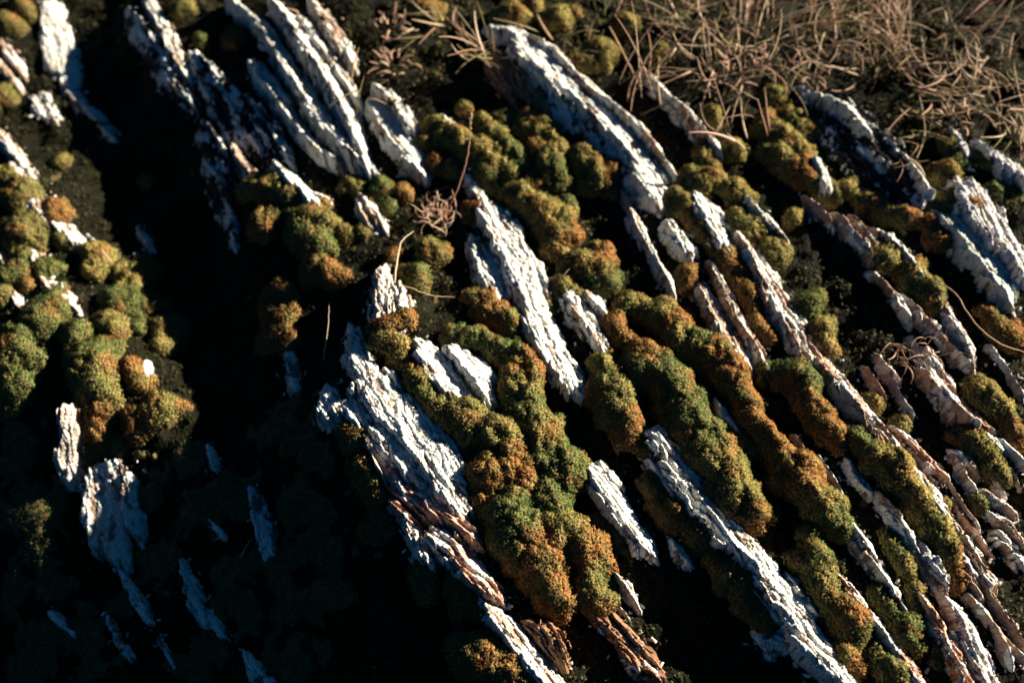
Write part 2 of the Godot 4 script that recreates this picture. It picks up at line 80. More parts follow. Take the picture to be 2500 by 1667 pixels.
	["rock_ridge","long speckled white ridge flowing down between two moss banks",13,-0.45,0.8,0,0.45,[[59.6,48,0.3,62.6,49.6,2.1,70.4,54,6.7,74.8,63.2,7.8,79.2,71.7,8.9,85.3,81.2,8.4,93.8,93.7,7.8,101.5,103.8,7.3,110,113.5,7.2,117.3,125.3,8.2,123.3,136.6,9.2,127.4,146.7,7.6,133.5,154.9,5.9,139.5,163.3,4.6,144.6,171,3.1,146.8,174.3,0.3]],"rock blades of the outcrop"],
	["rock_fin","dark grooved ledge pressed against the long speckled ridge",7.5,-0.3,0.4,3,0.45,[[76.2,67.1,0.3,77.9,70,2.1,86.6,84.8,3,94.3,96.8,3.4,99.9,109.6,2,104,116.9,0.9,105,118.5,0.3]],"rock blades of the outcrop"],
	["rock_fin","thin pale blade with moss on both sides under the long speckled ridge",8.5,-0.3,0.55,4,0.45,[[63.6,62,0.3,64.7,63.8,0.9,71.5,75.5,2.3,77.8,84.4,2,83.6,91.1,0.9,84.9,92.6,0.3]],"rock blades of the outcrop"],
	["rock_chip","small bluish chip sticking out under rusty moss",6,0,0.8,0,0.45,[[71.8,99.5,0.3,72.6,101,0.7,76.1,107.8,2,78.4,109.8,1.1,80,111.2,0.3]],"rock blades of the outcrop"],
	["rock_fin","smooth lilac-white blade below a small brown moss patch",8,-0.3,0.75,5,0.45,[[104.6,121.7,0.3,106,123.6,1.3,111,130.2,2.7,116,135.9,2.4,118.6,141.3,0.5,119.3,142.6,0.3]],"rock blades of the outcrop"],
	["rock_slab","flat bluish lichened plate in the deep shade under the long speckled ridge",3,-0.15,0.85,0,0.45,[[105.9,140.9,0.3,109.7,143.9,3.7,113.8,147.3,4.3,118.3,147.5,3,122.5,147.6,0.3],[120.2,145.1,0.3,121.9,147.1,1.7,129.8,156.4,2.6,137.1,162.7,1.9,139.3,164.5,0.3]],"rock blades of the outcrop"],
	["rock_fin","small white dagger-shaped blade between two moss banks",8,-0.15,0.8,4,0.45,[[97,28.7,0.3,97.6,30.3,0.5,101.3,40.1,2.3,106.6,48.6,1.7,108.1,51.1,0.3]],"rock blades of the outcrop"],
	["rock_sliver","blue sliver between the moss tongue and the golden bank",4,0,0.8,0,0.52,[[157.4,60.4,0.3,158.1,62.7,1.2,160.5,70.2,1.9,165.4,76.6,1.4,166.9,78.5,0.3]],"rock slivers in the dark hollows"],
	["rock_sliver","dim sliver at the green tip of the moss snake",4,0,0.6,0,0.52,[[142.5,70.8,0.3,143.6,72.8,1.2,150.1,83.4,1.6,151.5,85.7,0.3]],"rock slivers in the dark hollows"],
	["rock_fin","white edged blade with a blue flank ending in a knob",8.5,-0.75,0.7,0,0.52,[[148.8,85.4,0.3,149.9,87.4,1.1,154.1,95.1,2.7,158.6,103.2,3,163.2,113.8,0.9,163.9,115.5,0.3],[156.1,104.5,0.3,157.8,107.3,2.2,163.7,117.3,2.2,167.7,126.1,2.4,169.2,129.1,0.3]],"rock blades of the outcrop"],
	["rock_fin","pale edged blade with a wide dark flank beside the yellow moss bank",10,0.55,0.5,1,0.52,[[168.7,76.9,0.3,169.4,78.7,0.9,172.8,88.1,3,174.7,96.3,3.4,179.2,103.5,4.5,183.3,111.1,5.3,186.7,119.2,4.8,188.3,126.2,1.5,188.9,128.6,0.3]],"rock blades of the outcrop"],
	["rock_fin","thin knobbly blade turning from white to brown",8,-0.3,0.4,7,0.52,[[142.3,114.7,0.3,143.3,116.3,0.9,148.2,124.1,3.3,153.2,133.6,2.5,160.1,142.9,2.1,163.6,149.3,3,168.5,158.2,3.8,172.4,167,3.7,174.3,171.2,0.3]],"rock blades of the outcrop"],
	["rock_fin","pale blade stained orange with lichen",10,-0.15,0.5,8,0.52,[[177.3,125.4,0.3,178.1,127.2,1.1,181.6,135.3,2.8,183.7,143.2,3.4,187.7,150.9,3.8,189.8,158.5,3.8,192.3,166.4,3.1,193.5,170.2,0.3]],"rock blades of the outcrop"],
	["rock_fin","grey-white veined blade next to the orange stained one",10.5,-0.3,0.7,5,0.52,[[188.4,126.1,0.3,189.6,128.2,1.5,194.2,136.8,2.8,195.3,144.2,3.8,197.1,153.3,5.5,198.4,162.1,5,199.2,169.1,3.1,199.7,173.1,0.3]],"rock blades of the outcrop"],
	["rock_fin","brown sided blade with a blue foot in the shadow",9.5,-0.45,0.55,1,0.52,[[201.3,88.9,0.3,202.2,90.9,1.1,205.9,100.3,3.6,207.9,110.8,3.1,210.5,119.7,3.5,212.1,122.2,1.5,213.4,124.2,0.3]],"rock blades of the outcrop"],
	["rock_fin","slender forked brown blade reaching the border",7.5,-0.15,0.35,1,0.52,[[198.7,124.1,0.3,199.5,125.7,0.9,206.1,137.2,2,209.6,146.5,1.5,212.2,155.5,0.8,212.6,157.1,0.3],[208.2,142.5,0.3,209.3,143.7,0.9,218.1,153.7,1,219.3,155,0.3]],"rock blades of the outcrop"],
	["rock_ridge","pinkish knobbly ridge with dry twigs at its top",10.5,-0.3,0.45,7,0.52,[[207.3,-0.8,0.3,207.7,5.8,4.4,208.1,19.8,5.8,211.6,30.6,5,216.6,38.5,4.3,222.4,43.4,3.5,228.3,48.4,1.2,230,49.8,0.3]],"rock blades of the outcrop"],
	["rock_fin","bumpy pinkish blade behind the longest ridge",8.5,-0.3,0.45,7,0.52,[[181.4,42.8,0.3,183,45.1,1.7,188.4,52.4,3.1,193.4,58.5,2.6,197.5,64.4,3.7,202.2,69.2,2.6,204.8,71.7,0.3]],"rock blades of the outcrop"],
	["rock_sliver","grey sliver between two olive moss bands",7,0,0.4,1,0.52,[[206.4,55.7,0.3,207.8,57,0.9,213.5,61.9,2.6,217.9,67.8,0.9,219.1,69.4,0.3]],"rock slivers in the dark hollows"],
	["rock_fin","pale blade with a blue slab under it near the border",7.5,-0.45,0.6,1,0.52,[[217,84.9,0.3,218.6,86.3,1.1,225.9,92.7,2.6,231.8,103.2,2.5,233.4,106.2,0.3],[220.2,94.5,0.3,222.5,98.9,3.8,227.8,110.5,3.3,229.5,114.4,0.3]],"rock blades of the outcrop"],
	["rock_sliver","bluish pair of slivers near the yellow moss band",7,0,0.7,0,0.52,[[223.5,48.6,0.3,225.1,50.8,1.7,229.5,56.8,1.9,231.3,59.1,0.3],[229.4,51.6,0.3,230.6,53.2,0.9,239.5,64.9,1.6,241.1,67,0.3]],"rock slivers in the dark hollows"],
	["rock_sliver","pale sliver above the fin with a blue slab under it",6.5,0,0.5,1,0.52,[[216.8,74.9,0.3,218.4,76.6,1.4,223.8,81.9,2.1,230.8,87.8,0.9,232.2,89,0.3]],"rock slivers in the dark hollows"],
	["rock_sliver","thin brown-grey rock sliver packed between longer ridges",8.5,-0.3,0.23577781258131614,7,0.52,[[175.4,9.6,0.3,176.2,11.3,0.7,178.8,17.4,1.2,180.6,23.4,1.3,182.3,28.7,0.6,182.8,30.4,0.3]],"thin rock slivers between the ridges"],
	["rock_sliver","thin brown-grey rock sliver packed between longer ridges",7.4,-0.3,0.44071246818257087,5,0.52,[[200.2,-6.1,0.3,200.8,-4.7,0.4,203.7,2.4,0.6,206.8,9.8,0.7,209.4,16.3,0.3,209.9,17.7,0.3]],"thin rock slivers between the ridges"],
	["rock_sliver","thin brown-grey rock sliver packed between longer ridges",9.2,-0.3,0.35921167675346743,1,0.52,[[207.3,57.8,0.3,207.9,59.1,0.4,209.8,63,0.7,210.9,66.8,0.8,212.8,70.1,0.4,213.5,71.3,0.3]],"thin rock slivers between the ridges"],
	["rock_sliver","thin brown-grey rock sliver packed between longer ridges",6.4,-0.3,0.22438279064107094,7,0.52,[[214.9,49.3,0.3,215.6,50.7,0.5,220.4,60.2,0.8,224.8,69.4,0.9,228.7,77.2,0.4,229.2,78.4,0.3]],"thin rock slivers between the ridges"],
	["rock_sliver","thin brown-grey rock sliver packed between longer ridges",6.5,-0.3,0.22703686883062613,1,0.52,[[202.7,69.8,0.3,203.4,71.3,0.7,207.2,79.4,1.1,210.4,87.4,1.2,213.7,94.2,0.5,214.3,95.6,0.3]],"thin rock slivers between the ridges"],
	["rock_sliver","thin brown-grey rock sliver packed between longer ridges",9.1,-0.3,0.31997435669656416,1,0.52,[[207.2,121.2,0.3,207.8,122.5,0.5,212.1,131.8,0.9,215.7,140.7,0.9,219.4,148.2,0.4,220,149.3,0.3]],"thin rock slivers between the ridges"],
	["rock_sliver","thin brown-grey rock sliver packed between longer ridges",7.1,-0.3,0.34995281442254694,5,0.52,[[164.9,121.1,0.3,165.6,122.4,0.5,167.6,126.8,0.9,169.4,131.1,1,171.5,134.7,0.4,172.2,135.8,0.3]],"thin rock slivers between the ridges"],
	["rock_sliver","thin brown-grey rock sliver packed between longer ridges",6.2,-0.3,0.5793526646481696,7,0.52,[[150.3,95.9,0.3,150.9,97.3,0.5,153,101.8,0.9,155.8,106.3,0.9,157.1,110.2,0.4,157.6,111.5,0.3]],"thin rock slivers between the ridges"],
	["rock_sliver","thin brown-grey rock sliver packed between longer ridges",6.9,-0.3,0.3253083132983208,5,0.52,[[144.8,59.3,0.3,145.3,60.7,0.4,147.3,66.7,0.7,150,72.5,0.8,152.1,77.4,0.4,152.7,78.7,0.3]],"thin rock slivers between the ridges"],
	["rock_sliver","thin brown-grey rock sliver packed between longer ridges",6.7,-0.3,0.521919390763966,1,0.52,[[182.8,2.8,0.3,183.6,4.4,0.6,185.9,9.7,1,189.5,15.2,1.1,191.4,19.9,0.5,191.9,21.5,0.3]],"thin rock slivers between the ridges"],
	["rock_sliver","thin brown-grey rock sliver packed between longer ridges",9.2,-0.3,0.25839612880529766,5,0.52,[[184.7,14.4,0.3,185.4,16.1,0.7,188.3,23.3,1.1,190.6,30.5,1.2,193.4,36.7,0.6,194.1,38.3,0.3]],"thin rock slivers between the ridges"],
	["rock_sliver","thin brown-grey rock sliver packed between longer ridges",8.3,-0.3,0.5209976105302326,1,0.52,[[210.3,65.3,0.3,210.8,66.9,0.6,212,71.1,1,214.6,75.2,1.1,215.4,78.8,0.5,215.7,80.3,0.3]],"thin rock slivers between the ridges"],
	["rock_sliver","thin brown-grey rock sliver packed between longer ridges",6.7,-0.3,0.5832982571345873,1,0.52,[[226.4,53.3,0.3,227,54.6,0.4,230.3,61.6,0.7,233.8,68.5,0.7,236.4,74.4,0.3,237,75.6,0.3]],"thin rock slivers between the ridges"],
	["rock_sliver","thin brown-grey rock sliver packed between longer ridges",6,-0.3,0.5509849477528648,7,0.52,[[204.6,81.6,0.3,205.1,82.9,0.5,208.9,91.5,0.8,213.5,100.2,0.8,216.4,107.6,0.4,216.8,108.9,0.3]],"thin rock slivers between the ridges"],
	["rock_sliver","thin brown-grey rock sliver packed between longer ridges",8.9,-0.3,0.2722285562356947,1,0.52,[[203.7,114.4,0.3,204.3,115.8,0.6,208.4,125.1,1,211.7,133.9,1.1,215.3,141.2,0.5,215.9,142.4,0.3]],"thin rock slivers between the ridges"],
	["rock_sliver","thin brown-grey rock sliver packed between longer ridges",7.7,-0.3,0.26489818111104413,1,0.52,[[157,103.9,0.3,157.5,105.3,0.5,159,109.4,0.9,161.6,113.4,1,162.9,116.8,0.4,163.4,118.1,0.3]],"thin rock slivers between the ridges"],
	["rock_sliver","thin brown-grey rock sliver packed between longer ridges",6.3,-0.3,0.5899814155544729,5,0.52,[[236.7,0.4,0.3,237.3,2.2,0.6,240.5,12,1,243.1,21.4,1.1,246,29,0.5,246.6,30.5,0.3]],"thin rock slivers between the ridges"],
	["rock_sliver","thin brown-grey rock sliver packed between longer ridges",6.7,-0.3,0.20193266076963295,1,0.45,[[134.3,48.4,0.3,134.9,49.7,0.4,136.9,54.1,0.6,138.9,58.4,0.7,140,62,0.3,140.4,63.4,0.3]],"thin rock slivers between the ridges"],
]
# name, label, tallness, group, lobes of (x, z, radius, tone)
const MOSS := [
	["moss_cushion","olive moss bit above the stubby pinkish rock fin",1.0,"small olive moss cushions",[[-313,-259.7,6.1,1,-312.8,-259.3,6.1,1]]],
	["moss_cushion","lower of two olive moss bits above the stubby pinkish fin",1.0,"small olive moss cushions",[[-318.8,-246.6,6.4,1,-318.6,-246.2,6.4,1]]],
	["moss_cushion","olive moss cushion above the long jointed pale fin",1.0,"small olive moss cushions",[[-312.7,-192.1,6.8,1,-312.3,-191.6,6.8,1],[-315.2,-184,3.3,0,-314.5,-182.7,2.9,0],[-310.4,-200.7,2.1,1,-309.7,-199.4,1.9,1],[-319.2,-190.9,2.4,1,-318.5,-189.6,2.2,1]]],
	["moss_cushion","sparse olive moss bit alone in the upper dark hollow",1.0,"small olive moss cushions",[[-265.8,-141,4.5,1,-265.4,-140.4,4.5,1]]],
	["moss_cushion","lone olive moss button in the middle of the deep dark hollow",1.0,"small olive moss cushions",[[-218.1,-133.8,4.9,1,-217.8,-133.4,4.9,1]]],
	["moss_cushion","olive moss cushion at the head of the pinkish brown rock fin",1.0,"small olive moss cushions",[[-204.6,-243.7,6.9,1,-204.2,-243,6.9,1],[-200.3,-247.7,2.8,1,-199.6,-246.4,2.5,1]]],
	["moss_cushion","dim green moss button beside the pinkish brown rock fin",1.0,"small olive moss cushions",[[-188,-215.3,4.1,0,-187.6,-214.8,4.1,0]]],
	["moss_cushion","olive moss cushion touching the lower joint of the long pale fin",1.0,"small olive moss cushions",[[-248.5,-80,5.3,1,-248.2,-79.6,5.3,1]]],
	["moss_cushion","small olive moss cushion next to the lumpy green and golden bank",1.0,"small olive moss cushions",[[-202.1,-68.7,5.4,1,-201.8,-68.3,5.4,1]]],
	["moss_cushion","rusty moss button between the pinkish fin and the crusty white ridge",1.0,"small rusty moss cushions",[[-169.1,-216.4,6.1,3,-168.7,-215.8,6.1,3]]],
	["moss_cushion","rusty moss cushion sitting on the joint of the long pale fin",1.0,"small rusty moss cushions",[[-257.1,-97.5,6.5,3,-256.8,-97.1,6.5,3],[-254.8,-106.1,2.2,3,-254.1,-104.8,2,3]]],
	["moss_cushion","olive moss clump of two lobes touching a long pale blade",1.0,"moss banks among the rocks",[[-289.5,-121,7.7,1,-275.7,-103.5,8.9,1],[-291,-112.9,2.7,1,-290.3,-111.6,2.4,1]]],
	["moss_cushion","round olive moss dome with a smaller one under it",1.0,"moss banks among the rocks",[[-271,-81.8,11.3,1,-270.7,-81.4,11.3,1],[-277.2,-76.1,4.3,1,-276.5,-74.8,3.9,1],[-266.8,-92.9,4.8,1,-266.1,-91.6,4.3,1],[-269,-70.2,6.6,1,-268.7,-69.8,6.6,1],[-266.7,-78.3,3.3,1,-266,-77,3,1]]],
	["moss_cushion","smooth golden moss cushion at the end of the long pale blade",1.0,"moss banks among the rocks",[[-232,-75.3,7.3,2,-228.4,-64.3,6.4,2]]],
	["moss_cushion","green moss cushion at the upper end of a thin broken pale fin",1.0,"plump green moss cushions",[[-254.4,-60.7,5.8,0,-254.1,-60.2,5.8,0],[-248.7,-63.2,2.2,0,-248,-61.9,2,0],[-255.9,-55.3,2.9,0,-255.2,-54,2.6,0]]],
	["moss_cushion","green moss cushion below the gap of the thin broken pale fin",1.0,"plump green moss cushions",[[-243.9,-42.6,5.7,0,-243.6,-42.1,5.7,0],[-243.4,-49.6,2.1,0,-242.7,-48.3,1.9,0]]],
	["moss_cushion","green moss cushion beside the stub of pale rock at the border",1.0,"plump green moss cushions",[[-270.2,-55.8,7.3,0,-269.8,-55.3,7.3,0],[-264.9,-60,2.8,0,-264.2,-58.7,2.5,0],[-268.3,-65.5,3.6,0,-267.6,-64.2,3.2,0]]],
	["moss_cushion","smallest green moss cushion next to the stub of pale rock",1.0,"plump green moss cushions",[[-263.2,-49.3,4.4,0,-262.8,-48.9,4.4,0]]],
	["moss_cushion","green moss cushion between the big border dome and the lumpy bank",1.0,"plump green moss cushions",[[-226.7,-14.6,7.2,0,-226.4,-14.3,7.2,0],[-228.5,-7.8,3.3,1,-227.8,-6.5,3,1],[-222.3,-18,3.9,0,-221.6,-16.7,3.5,0]]],
	["moss_cushion","broad green moss dome under the stub of pale rock",1.0,"plump green moss cushions",[[-248.1,-24.9,11.1,0,-247.8,-24.4,11.1,0],[-238.5,-31.5,6,0,-237.8,-30.2,5.4,0]]],
	["moss_cushion","olive moss cushion leaning on the lower stub of pale rock",1.0,"plump green moss cushions",[[-272.4,-41.5,5.9,1,-272,-41,5.9,1],[-277.8,-39.7,2.4,1,-277.1,-38.4,2.1,1],[-276.3,-37.6,2.3,1,-275.6,-36.3,2,1]]],
	["moss_bank","large lumpy green and golden moss bank of several domes",1.0,"moss banks among the rocks",[[-211.5,-63,8.6,2,-208.3,-49.9,7.9,1],[-214.4,-54.4,4.2,2,-213.7,-53.1,3.7,2],[-208.2,-73.5,4.1,2,-207.5,-72.2,3.7,2],[-214.4,-45.2,4.2,1,-213.7,-43.9,3.8,1],[-205.6,-56.4,2.9,1,-204.9,-55.1,2.6,1],[-209.9,-41.4,10.4,0,-197.3,-40.5,8.6,0],[-213.9,-30.3,3.9,0,-213.2,-29,3.5,0],[-207,-55.9,5.4,3,-206.3,-54.6,4.9,3],[-199,-27,5.1,0,-198.8,-26.6,5.1,0],[-210.1,-24.3,7.4,1,-209.8,-23.9,7.4,1]]],
	["moss_cushion","golden moss cushion with a pale chip at its side",1.0,"moss banks among the rocks",[[-185.8,-28.7,8.1,2,-185.8,-17.2,5.4,2]]],
	["moss_cushion","big green moss dome at the border with a lower dome under it",1.0,"moss banks among the rocks",[[-258.1,-9.4,11.5,0,-256.2,0.3,11.9,0],[-251,-19,6.1,0,-250.3,-17.7,5.5,0],[-262.6,8.7,4.1,0,-261.9,10,3.7,0],[-248.2,-4.1,4.1,0,-247.5,-2.8,3.7,0],[-256.6,16.6,10.1,0,-256.4,16.9,10.1,0],[-263.2,22,3.3,1,-262.5,23.3,3,1]]],
	["moss_bank","olive moss clump wrapped round the tip of a bright white blade",1.0,"moss banks among the rocks",[[-148.1,-105.8,6.7,2,-130.4,-98.6,7.4,2,-117.2,-90.7,6.5,1],[-144.1,-111.6,3.5,2,-143.4,-110.3,3.2,2],[-133.6,-75.4,7.5,3,-133.3,-74.9,7.5,3],[-127.7,-78.4,4,1,-127,-77.1,3.6,1],[-105.8,-72,12.5,1,-105.3,-62.4,11.2,0],[-116.4,-67.7,4.2,1,-115.7,-66.4,3.8,1],[-101.8,-87.1,4.1,3,-101.1,-85.8,3.7,3],[-104,-53,7.3,3,-105,-46.7,6,3],[-108.8,-43.9,3.1,3,-108.1,-42.6,2.8,3],[-96.9,-46.1,7,3,-88.9,-43.5,5,3]]],
	["moss_cushion","bright rust-orange moss column standing alone in the dark",1.0,"moss banks among the rocks",[[-123.7,-34.5,8.4,3,-121.4,-25.2,7.3,3],[-128.1,-28.7,4.4,3,-127.4,-27.4,4,3],[-128.6,-24.6,4,3,-127.9,-23.3,3.6,3],[-126.1,-16.3,6.8,3,-115.7,-10,5.7,3],[-122.1,-21.4,3.3,0,-121.4,-20.1,3,0],[-120.1,-8.2,1.8,3,-119.4,-6.9,1.6,3],[-111.9,-14.6,2.4,3,-111.2,-13.3,2.2,3]]],
	["moss_cushion","olive moss button above the small white and brown stub",1.0,"small olive moss cushions",[[-85.7,-98.6,5.8,1,-85.4,-98.2,5.8,1],[-91.8,-96.9,2.8,1,-91.1,-95.6,2.5,1],[-82.6,-104,2.5,1,-81.9,-102.7,2.2,1],[-91.6,-97.2,2.1,1,-90.9,-95.9,1.9,1],[-80.4,-102.7,1.7,1,-79.7,-101.4,1.6,1]]],
	["moss_cushion","olive moss button just above the tip of the spear-shaped fin",1.0,"small olive moss cushions",[[-32,-109.3,5.3,1,-31.7,-108.9,5.3,1]]],
	["moss_cushion","faint olive moss bit beside the small white and brown stub",1.0,"small olive moss cushions",[[-79.2,-70,3.8,1,-79,-69.6,3.8,1]]],
	["moss_cushion","dim olive moss bit below the brown bare rock",1.0,"small olive moss cushions",[[-27.5,-150.4,3.8,1,-27.2,-150,3.8,1]]],
	["moss_cushion","olive moss bit between the spear-shaped fin and the stubby wedge",1.0,"small olive moss cushions",[[18.4,-22.5,3.9,1,18.6,-22.1,3.9,1]]],
	["moss_cushion","olive moss cushion beside the thick white block's lower end",1.0,"small olive moss cushions",[[-48.7,-127.8,5.3,1,-48.5,-127.3,5.3,1]]],
	["moss_cushion","rusty moss button between the green cushion and the curled dead tuft",1.0,"small rusty moss cushions",[[-59.5,-94.5,5.2,3,-59.2,-94,5.2,3]]],
	["moss_cushion","rusty moss button near the lower end of the thick white block",1.0,"small rusty moss cushions",[[-42.3,-114.6,5.3,3,-42,-114.2,5.3,3]]],
	["moss_cushion","rusty moss bit above the buff rock spike",1.0,"small rusty moss cushions",[[-62.2,-54.7,4,3,-61.9,-54.2,4,3]]],
	["moss_cushion","rusty-olive moss bit at the side of the wrapped olive clump",1.0,"small rusty moss cushions",[[-89.3,-67.8,5.1,1,-89.1,-67.4,5.1,1]]],
	["moss_cushion","green moss cushion under the forked white blade",1.0,"moss banks among the rocks",[[-70.6,-95.8,7.6,0,-66.8,-87.6,4.9,0],[-76.7,-89.9,3.9,1,-76,-88.6,3.5,1]]],
	["moss_bank","long lobed golden-green moss bank running under the dry seed stalk",1.0,"moss banks among the rocks",[[-42.8,-133.8,7.5,2,-31.8,-128.8,8,2,-22,-119.7,8.2,2,-11.2,-112.4,8.2,2,-4,-102.9,7.6,1],[-25.5,-136.4,3,1,-24.8,-135.1,2.7,1],[-18.4,-110.3,2.7,2,-17.7,-109,2.5,2],[-7.2,-120.6,4.1,3,-6.5,-119.3,3.7,3],[-17.5,-137,6.2,2,-10.1,-126,6.9,1,-1.7,-117.2,6.9,0,6.6,-109.5,6.3,0],[-16.4,-126,3.1,0,-15.7,-124.7,2.8,0],[-6.3,-132.4,3.7,1,-5.6,-131.1,3.3,1],[-11.1,-102.9,7.8,0,-10.9,-102.5,7.8,0],[-19.7,-101.4,3.2,0,-19,-100.1,2.9,0],[-2.6,-104.7,3.1,0,-1.9,-103.4,2.8,0]]],
	["moss_bank","yellow-green moss lobes below the brown bare rock",1.0,"moss banks among the rocks",[[-6,-141.3,5.9,2,-5.7,-140.8,5.9,2],[0.2,-142.5,2.6,2,0.9,-141.2,2.3,2],[-9,-136.3,2.5,2,-8.3,-135,2.3,2],[9.2,-136.8,7.2,2,20.5,-129.3,6.6,2,25.8,-121,6.1,2],[5.1,-132.5,3.3,2,5.8,-131.2,3,2],[12.4,-144,3.2,2,13.1,-142.7,2.9,2],[16.8,-124.4,2,2,17.5,-123.1,1.8,2],[13.9,-119.8,6.6,3,20.9,-113,8.9,1,23.1,-101.8,9.1,0],[7.7,-119.7,3.6,3,8.4,-118.4,3.2,3],[18.9,-123,2.6,3,19.6,-121.7,2.3,3],[13.7,-110.7,3,3,14.4,-109.4,2.7,3],[13.8,-102.8,5,0,14.5,-101.5,4.5,0],[12.5,-98.6,7.3,3,12.7,-98.2,7.3,3]]],
	["moss_bank","olive and rust moss lobes at the edge of the black hollow",1.0,"moss banks among the rocks",[[38.6,-112.5,9.2,2,43.1,-102.1,8.1,1],[52,-102.6,6.8,3,53.6,-94.6,4.7,3],[45.7,-100,2.7,3,46.4,-98.7,2.5,3],[57.8,-109.4,2.8,3,58.5,-108.1,2.5,3]]],
	["moss_bank","tall golden moss ridge with a rusty rim above the black hollow",1.0,"moss banks among the rocks",[[1.9,-90.6,7.5,1,13.5,-83,8.8,2],[8.5,-97,3.3,1,9.2,-95.7,3,1],[3.7,-83.3,4.6,2,4.4,-82,4.1,2],[17.7,-93.6,2.7,2,18.4,-92.3,2.4,2],[20.3,-76.1,11.8,2,25.3,-66,9.4,3],[28.9,-86.3,4.3,0,29.6,-85,3.8,0],[21.2,-59.9,6.1,2,25.7,-54.2,4.8,2]]],
	["moss_cushion","rusty moss cushion hugging the upper part of the spear-shaped blade",1.0,"moss banks among the rocks",[[-19.1,-82.3,5.9,3,-18.9,-81.8,5.9,3]]],
	["moss_cushion","rusty moss cushion between the short block and the spear-shaped blade",1.0,"moss banks among the rocks",[[-9.1,-61.7,5.1,1,-8.8,-61.3,5.1,1]]],
	["moss_bank","olive moss hummock with rusty patches below the tall golden ridge",1.0,"moss banks among the rocks",[[36.7,-47,9.5,1,44.6,-46.1,8.2,3,46.5,-36.6,7.4,0],[28.6,-44.9,3.9,1,29.3,-43.6,3.5,1],[43.4,-58.6,3.4,1,44.1,-57.3,3.1,1],[40.5,-38.2,2.5,3,41.2,-36.9,2.2,3],[49.1,-56.4,3.6,3,49.8,-55.1,3.3,3],[39,-34.5,3.7,0,39.7,-33.2,3.3,0],[53.7,-41.3,3.1,0,54.4,-40,2.8,0],[27.3,-30.7,7.1,1,27.5,-30.3,7.1,1]]],
	["moss_cushion","olive moss cushion under the curled dead grass tuft",1.0,"moss banks among the rocks",[[-41.4,-55.5,7.8,1,-41.2,-55.1,7.8,1],[-35.4,-60.8,2.5,1,-34.7,-59.5,2.3,1]]],
	["moss_cushion","green moss cushion behind the buff rock spike",1.0,"moss banks among the rocks",[[-57.1,-44.9,3.7,1,-49.8,-39.2,6.7,0,-48.4,-32.6,4.2,0]]],
	["moss_bank","rust-brown moss lobes beside the twin-topped white slab",1.0,"moss banks among the rocks",[[-15.9,-24.4,7.1,3,-7,-16.3,7.5,3,-1.5,-10.6,7.2,1],[-20,-17,2.5,3,-19.3,-15.7,2.2,3],[-10.1,-29.7,2.8,3,-9.4,-28.4,2.5,3],[-12.7,-12.6,3.8,3,-12,-11.3,3.4,3],[4.1,-18.5,2.4,1,4.8,-17.2,2.2,1]]],
	["moss_cushion","rusty moss cap on top of the massive white rock",1.65,"moss banks among the rocks",[[-53.1,-5.2,5.5,3,-60.4,-2.6,5.3,3,-66.9,-1.6,4.1,3],[-64.1,5.7,5,2,-54.4,8.4,5.4,2]]],
	["moss_cushion","golden dome-shaped moss cushion beside the root of the grass clump",1.0,"moss banks among the rocks",[[-0.5,-212.9,9,2,-0.3,-212.4,9,2]]],
	["moss_cushion","yellowish moss patch above the dead leaf pile",1.0,"yellowish moss patches in the grass",[[-49.3,-220.9,8.3,2,-49.1,-220.4,8.3,2],[-57.6,-221.7,3.9,2,-56.9,-220.4,3.5,2]]],
	["moss_cushion","yellowish moss patch between two grass tufts above the largest ridge",1.0,"yellowish moss patches in the grass",[[27.3,-210.9,7.9,2,27.6,-210.3,7.9,2],[35.8,-214.8,3.6,3,36.5,-213.5,3.3,3]]],
	["moss_cushion","wide yellowish moss patch along the far side of the largest ridge",1.0,"yellowish moss patches in the grass",[[50.2,-181,9.1,2,39,-177.4,6.3,2],[33.3,-177.8,2.5,2,34,-176.5,2.3,2],[43.7,-184,2.4,2,44.4,-182.7,2.1,2]]],
	["moss_cushion","yellowish moss on the lower end of the largest white ridge",1.0,"yellowish moss patches in the grass",[[88.4,-89.5,5.2,2,82.3,-83.2,3.9,2]]],
	["moss_cushion","yellowish moss patch beside the golden moss dome",1.0,"yellowish moss patches in the grass",[[12.3,-219.9,5.7,2,12.5,-219.3,5.7,2]]],
	["moss_cushion","yellowish moss patch under sparse green and tan blades",1.0,"yellowish moss patches in the grass",[[65.1,-204.9,6.4,2,65.3,-204.4,6.4,2],[59.8,-204.6,3.5,1,60.5,-203.3,3.1,1],[72,-209.4,2.3,2,72.7,-208.1,2.1,2]]],
	["moss_cushion","yellowish moss patch under the long splayed tan blades",1.0,"yellowish moss patches in the grass",[[82.5,-182.6,5.5,2,82.7,-182.1,5.5,2]]],
	["moss_cushion","smooth bronze moss dome under the tangled dry grass",1.0,"moss banks among the rocks",[[156.1,-142.3,8.1,2,160.1,-133.8,8.3,2],[151.2,-132.8,3.6,2,151.9,-131.5,3.2,2],[169.7,-137.1,4.1,2,170.4,-135.8,3.7,2]]],
